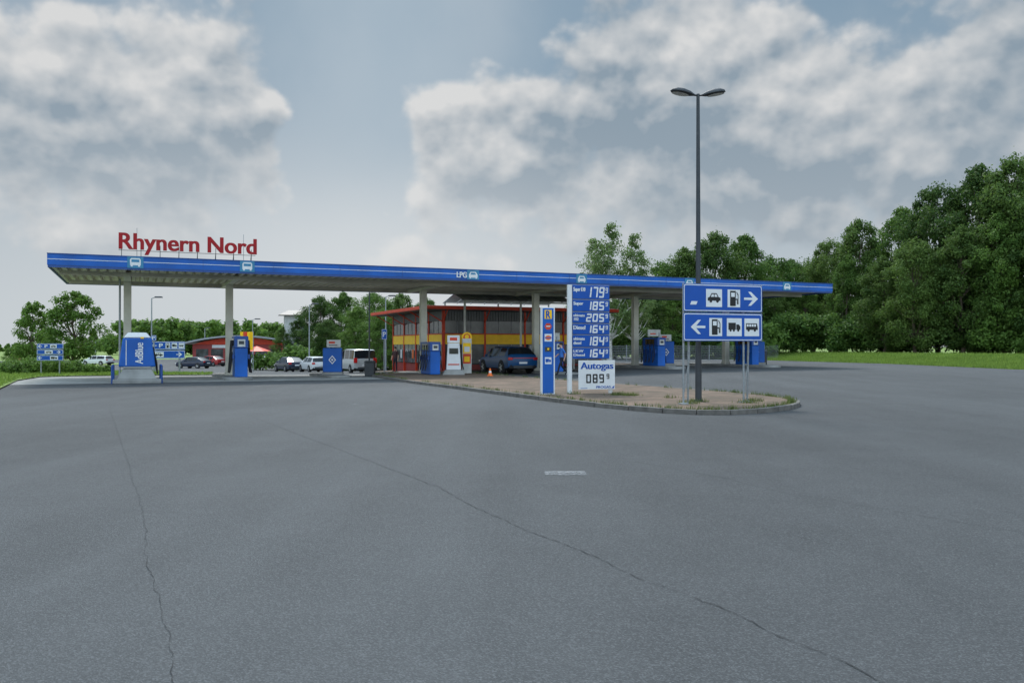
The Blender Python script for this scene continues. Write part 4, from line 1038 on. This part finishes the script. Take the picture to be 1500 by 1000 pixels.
def density(azs,els):
    cb=nd('ShaderNodeCombineXYZ'); L(azs,cb.inputs[0]); L(els,cb.inputs[1])
    v=cb.outputs[0]; acc=blobs(v)
    mp=nd('ShaderNodeMapping'); L(v,mp.inputs[0]); mp.inputs['Scale'].default_value=(1,1.25,1); mp.inputs['Location'].default_value=(3.1,1.7,0)
    n=nd('ShaderNodeTexNoise'); n.noise_dimensions='2D'; L(mp.outputs[0],n.inputs['Vector']); n.inputs['Scale'].default_value=5.5; n.inputs['Detail'].default_value=8; n.inputs['Roughness'].default_value=.52; n.inputs['Distortion'].default_value=.1
    vo=nd('ShaderNodeTexVoronoi'); vo.voronoi_dimensions='2D'; L(mp.outputs[0],vo.inputs['Vector']); vo.feature='SMOOTH_F1'; vo.inputs['Scale'].default_value=12; vo.inputs['Detail'].default_value=3; vo.inputs['Roughness'].default_value=.5; vo.inputs['Smoothness'].default_value=.45
    acc=MM('ADD',acc,MM('MULTIPLY',MM('SUBTRACT',n.outputs['Fac'],.5),1.7))
    return MM('ADD',acc,MM('MULTIPLY',MM('SUBTRACT',.40,vo.outputs['Distance']),.60)),v
d0,v0=density(az,el); d1,_=density(MM('ADD',az,-.006),MM('ADD',el,.020))
alpha=SM(d0,.02,.42)
n3=nd('ShaderNodeTexNoise'); n3.noise_dimensions='2D'; L(v0,n3.inputs['Vector']); n3.inputs['Scale'].default_value=3.; n3.inputs['Detail'].default_value=5
strat=SM(n3.outputs['Fac'],.35,.65)
edge=MM('SUBTRACT',1.,SM(d0,.12,.70))
lit=MM('ADD',MM('MULTIPLY',MM('SUBTRACT',d0,d1),1.35),.26)
lit=MM('ADD',lit,MM('MULTIPLY',edge,.36))
thick=SM(d0,.55,1.5)
lit=MM('ADD',MM('SUBTRACT',lit,MM('MULTIPLY',thick,.12)),MM('MULTIPLY',MM('SUBTRACT',strat,.5),.34),clamp=True)
cloud=MIX(lit,(.265,.335,.40),(.73,.725,.715))
ns=nd('ShaderNodeTexSky'); ns.sky_type='NISHITA'; ns.sun_disc=False; ns.sun_elevation=math.radians(SUN_EL); ns.sun_rotation=math.radians(SUN_AZ); ns.air_density=1.; ns.dust_density=2.
skyc=MIX(1.,ns.outputs[0],(.06,.06,.06),'MULTIPLY')
hi=MIX(MM('MULTIPLY',strat,.7),(.23,.34,.44),(.38,.46,.53))
skyc=MIX(.85,skyc,hi)
da=MM('ADD',az,.15); veil=MM('EXPONENT',MM('MULTIPLY',MM('MULTIPLY',da,da),-38.))
skyc=MIX(MM('MULTIPLY',veil,.42),skyc,(.50,.59,.66))
hz=MM('SUBTRACT',1.,SM(el,0.,.27))
base=MIX(MM('MULTIPLY',hz,.85),skyc,(.60,.64,.665))
cloud2=MIX(MM('MULTIPLY',hz,.48),cloud,(.57,.60,.62))
col=MIX(MM('MULTIPLY',alpha,.88),base,cloud2)
lowg=MM('MULTIPLY',MM('EXPONENT',MM('MULTIPLY',MM('MULTIPLY',MM('ADD',az,.2),MM('ADD',az,.2)),-14.)),MM('EXPONENT',MM('MULTIPLY',MM('MULTIPLY',MM('SUBTRACT',el,.10),MM('SUBTRACT',el,.10)),-110.)))
col=MIX(MM('MULTIPLY',lowg,.5),col,(.75,.765,.77))
sv=nd('ShaderNodeVectorMath'); sv.operation='DOT_PRODUCT'; L(tc.outputs['Generated'],sv.inputs[0]); sv.inputs[1].default_value=sd
col=MIX(1.,col,MIX(SM(sv.outputs['Value'],.84,1.),(1,1,1),(4.5,4.4,4.2)),'MULTIPLY')
col=MIX(1.,col,MIX(SM(el,.52,1.),(1,1,1),(2.1,2.1,2.1)),'MULTIPLY')
col=MIX(1.,col,MIX(SM(MM('MULTIPLY',sp.outputs[1],-1.),-.1,.6),(1,1,1),(3.2,3.15,3.1)),'MULTIPLY')  # unseen sky behind the camera brightened, added fill to front-light the scene
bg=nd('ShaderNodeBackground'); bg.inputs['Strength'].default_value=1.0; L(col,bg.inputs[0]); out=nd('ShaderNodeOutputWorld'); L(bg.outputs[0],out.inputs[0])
scene.view_settings.view_transform='Standard'; scene.view_settings.look='None'; scene.view_settings.exposure=0
